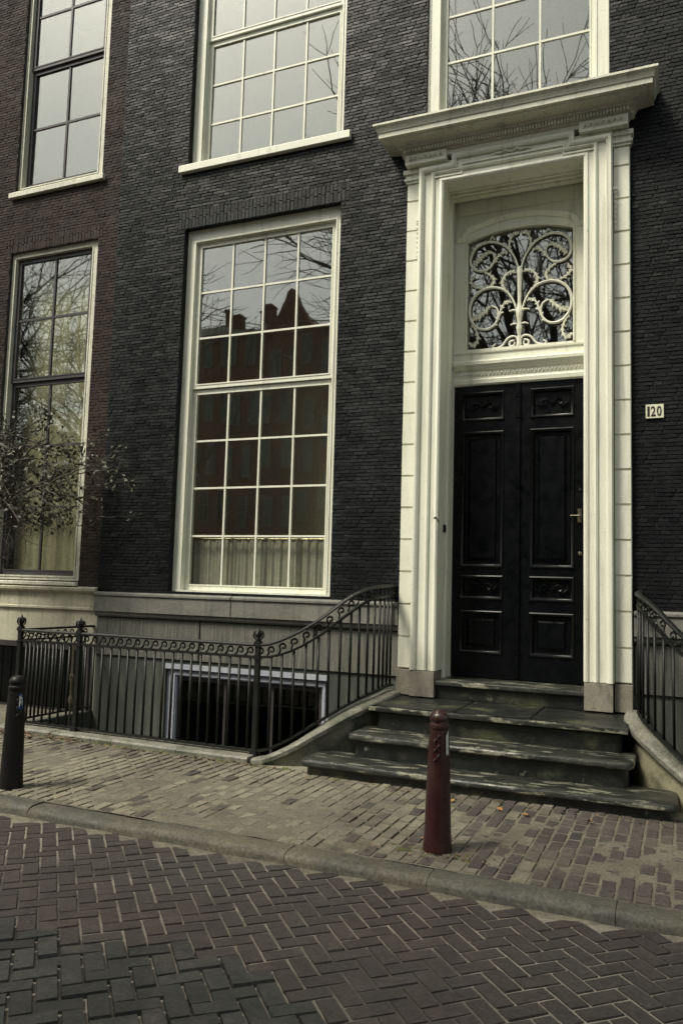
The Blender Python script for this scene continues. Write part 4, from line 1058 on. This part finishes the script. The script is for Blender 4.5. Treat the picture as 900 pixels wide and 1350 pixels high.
for k in range(45): tuft(rl_.uniform(-3.0, -.1), -1.50 - abs(rl_.gauss(0, .03)), .0, rl_.uniform(.01, .025))
ms.build('moss_patches', M['moss'], kind='stuff')

# ------------------------------------------------------------------ across the canal: houses seen mirrored in the panes
OY = -36
wfr = MB().ring(-.5, .5, -.5, .5, -.42, .42, -.45, .45, 0, .1).box(-.42, .42, .02, .08, -.02, .02).box(-.03, .03, .02, .08, -.45, -.02).box(-.03, .03, .02, .08, .02, .45).mesh('window'); wfr.materials.append(M['far_frame'])
wpn = MB().box(-.44, .44, .05, .06, -.47, .47).mesh('pane'); wpn.materials.append(M['far_glass'])
def far_house(x0, x1, h, gable, m, label, nw, bell=0, chim=None):
    o = empty('canal_house', label, 'house', 'houses across the canal')
    b = MB().box(x0 + .02, x1 - .02, OY - 10, OY, 0, h); w_ = (x1 - x0); xm = (x0 + x1) / 2
    b.build('wall', m, o)
    g = MB()
    if gable == 'spout':
        P = [(x0 + .3, h), (x1 - .3, h), (xm + .6, h + 2.2), (xm + .35, h + 2.9), (xm, h + 3.1), (xm - .35, h + 2.9), (xm - .6, h + 2.2)]
    elif gable == 'bell':
        P = [(x0 + .1, h), (x1 - .1, h), (x1 - .6, h + .8), (xm + 1.2, h + 1.4), (xm + .9, h + 2.3), (xm, h + 2.8), (xm - .9, h + 2.3), (xm - 1.2, h + 1.4), (x0 + .6, h + .8)]
    elif gable == 'step':
        P = [(x0 + .1, h), (x1 - .1, h)]
        for k in range(4): P += [(x1 - .1 - k * w_ * .11, h + .55 * (k + 1)), (x1 - .1 - (k + 1) * w_ * .11, h + .55 * (k + 1))]
        for k in range(3, -1, -1): P += [(x0 + .1 + (k + 1) * w_ * .11, h + .55 * (k + 1)), (x0 + .1 + k * w_ * .11, h + .55 * (k + 1))]
    else: P = [(x0 - .1, h), (x1 + .1, h), (x1 + .1, h + .5), (x0 - .1, h + .5)]
    n = len(P); g.v = [(x, OY + .05, z) for x, z in P] + [(x, OY - .5, z) for x, z in P]
    g.f = [tuple(range(n)), tuple(reversed(range(n, 2 * n)))] + [(i, n + i, n + (i + 1) % n, (i + 1) % n) for i in range(n)]
    g.build('gable', m if gable != 'flat' else M['white_dirty'], o)
    r = MB(); rh = h + (2.2 if gable != 'flat' else 1.6)
    r.v = [(x0 + .1, OY - .5, h), (x1 - .1, OY - .5, h), (x1 - .1, OY - 10, h), (x0 + .1, OY - 10, h), (xm, OY - .5 if gable != 'flat' else OY - 2.5, rh), (xm, OY - 9, rh)]
    r.f = [(0, 1, 4), (1, 2, 5, 4), (2, 3, 5), (3, 0, 4, 5), (3, 2, 1, 0)]
    r.build('roof', M['roof_tile'], o)
    for cx in (chim or [x1 - 1.0]): MB().box(cx - .35, cx + .35, OY - 3, OY - 2.2, h, h + 2.4).box(cx - .42, cx + .42, OY - 3.07, OY - 2.13, h + 2.4, h + 2.55).build('chimney', m, o)
    nf = int((h - 1.0) // 3.3)
    for f in range(nf):
        zc = 1.2 + (f + .55) * (h - 1.4) / nf
        for k in range(nw):
            xx = x0 + w_ * (k + .5) / nw; s = (w_ / nw * .52, 1, (h - 1.4) / nf * .62)
            wo_ = inst('window', wfr, o, (xx, OY + .12, zc), (0, 0, math.pi), s); inst('pane', wpn, wo_, (0, 0, 0))
far_house(-75, -62, 11, 'flat', M['far_brown'], 'wide brown flat topped house farthest along the far bank', 5)
far_house(-62, -54, 10, 'bell', M['far_red'], 'low red house with bell gable across the canal', 3)
far_house(-54, -46, 11.5, 'flat', M['far_grey'], 'low grey house with flat cornice across the canal', 4)
far_house(-46, -39, 10.5, 'step', M['far_red'], 'low red house with stepped gable across the canal', 3)
far_house(-39, -33.5, 13.0, 'bell', M['far_brown'], 'brown house with bell gable across the canal', 3)
far_house(-33.5, -29.2, 16.2, 'flat', M['far_brown'], 'narrow brown house with flat cornice across the canal', 2)
far_house(-29.2, -25.0, 18.2, 'flat', M['far_red'], 'tall red house with two chimneys across the canal', 3, chim=[-28.4, -26.0])
far_house(-25.0, -20.8, 17.6, 'spout', M['far_red'], 'tall dark red warehouse with pointed gable across the canal', 3, chim=[-24.4])
far_house(-20.8, -15.0, 17.2, 'flat', M['far_red'], 'red brick house with single chimney beside the pointed gable', 4, chim=[-20.0])
far_house(-15.0, -9.2, 12.6, 'bell', M['far_brown'], 'brown bell gabled house next to the red one with a single chimney', 3)
far_house(-9.2, -3.2, 11.4, 'step', M['far_red'], 'red step gabled house beside the grey one across the canal', 3)
far_house(-3.2, 3.6, 18.8, 'flat', M['far_grey'], 'tall grey house opposite the doorway across the canal', 4)
far_house(3.6, 10, 17.0, 'bell', M['far_brown'], 'brown bell gabled house right of the grey one', 3)
far_house(10, 18, 18.0, 'flat', M['far_red'], 'wide red house at the right end of the far bank', 4)

# ------------------------------------------------------------------ bare elms along both quays
def tree_meshes(seed, H, kk):
    r = random.Random(seed); tk, cr = MB(), MB()
    def g(p, d, L_, rad, lv):
        n = 4 if lv < 3 else 3; pts = [p]; q = p; dd = d
        for k in range(n):
            dd = (dd + Vector((r.gauss(0, .12), r.gauss(0, .12), r.gauss(0, .10) + .035))).normalized(); q = q + dd * L_ / n; pts.append(q)
        (tk if lv == 0 else cr).tube([tuple(a) for a in pts], [rad * (1 - .38 * k / n) for k in range(n + 1)], 8 if lv == 0 else (5 if lv < 3 else 3), cap=False)
        if lv >= 6: return
        kids = kk[lv]
        for k in range(kids):
            j = n if k == 0 else r.randint(1 if lv else 3, n)
            sp = .28 if k == 0 else r.uniform(.5, .95)
            ax = Vector((r.gauss(0, 1), r.gauss(0, 1), r.gauss(0, .5))); ax = (ax - dd * ax.dot(dd)).normalized()
            nd = (dd * math.cos(sp) + ax * math.sin(sp)).normalized()
            g(pts[j], nd, L_ * (r.uniform(.62, .8) if lv else r.uniform(.65, .85)), rad * (.62 if k == 0 else .5) if lv < 5 else .008, lv + 1)
    g(Vector((0, 0, -.1)), Vector((.03, .02, 1)).normalized(), H * .27, H * .014, 0)
    a, b = tk.mesh('trunk'), cr.mesh('crown'); a.materials.append(M['bark']); b.materials.append(M['bark']); return a, b
T1, T2 = tree_meshes(3, 16, (5, 4, 4, 4, 3, 3)), tree_meshes(8, 15, (4, 4, 4, 3, 3, 3))
for k, (x, y, z, rz, sc, tm, lab) in enumerate((
        (-25.5, -12.3, -.02, .4, 1.25, T1, 'bare elm on the near quay farthest along it'), (-13.6, -12.3, -.02, .6, 1.06, T2, 'bare elm on the near quay mirrored in the big window'),
        (-1.8, -12.3, -.02, 3.1, 1.32, T1, 'bare elm on the near quay opposite the doorway'), (4.0, -12.3, -.02, 5.0, 1.3, T2, 'bare elm on the near quay beyond the right end'),
        (-44, -30, 0, 1.2, .9, T2, 'bare elm on the far quay before the low houses'), (-34, -30, 0, .9, .85, T1, 'bare elm on the far quay before the brown houses'),
        (-17, -30, 0, 4.2, .85, T2, 'bare elm on the far quay before the red houses'))):
    t = empty('elm_tree', lab, 'tree', 'bare elms along the quays', loc=(x, y, z)); t.rotation_euler = (0, 0, rz); t.scale = (sc, sc, sc)
    inst('trunk', tm[0], t, (0, 0, 0)); inst('crown', tm[1], t, (0, 0, 0))
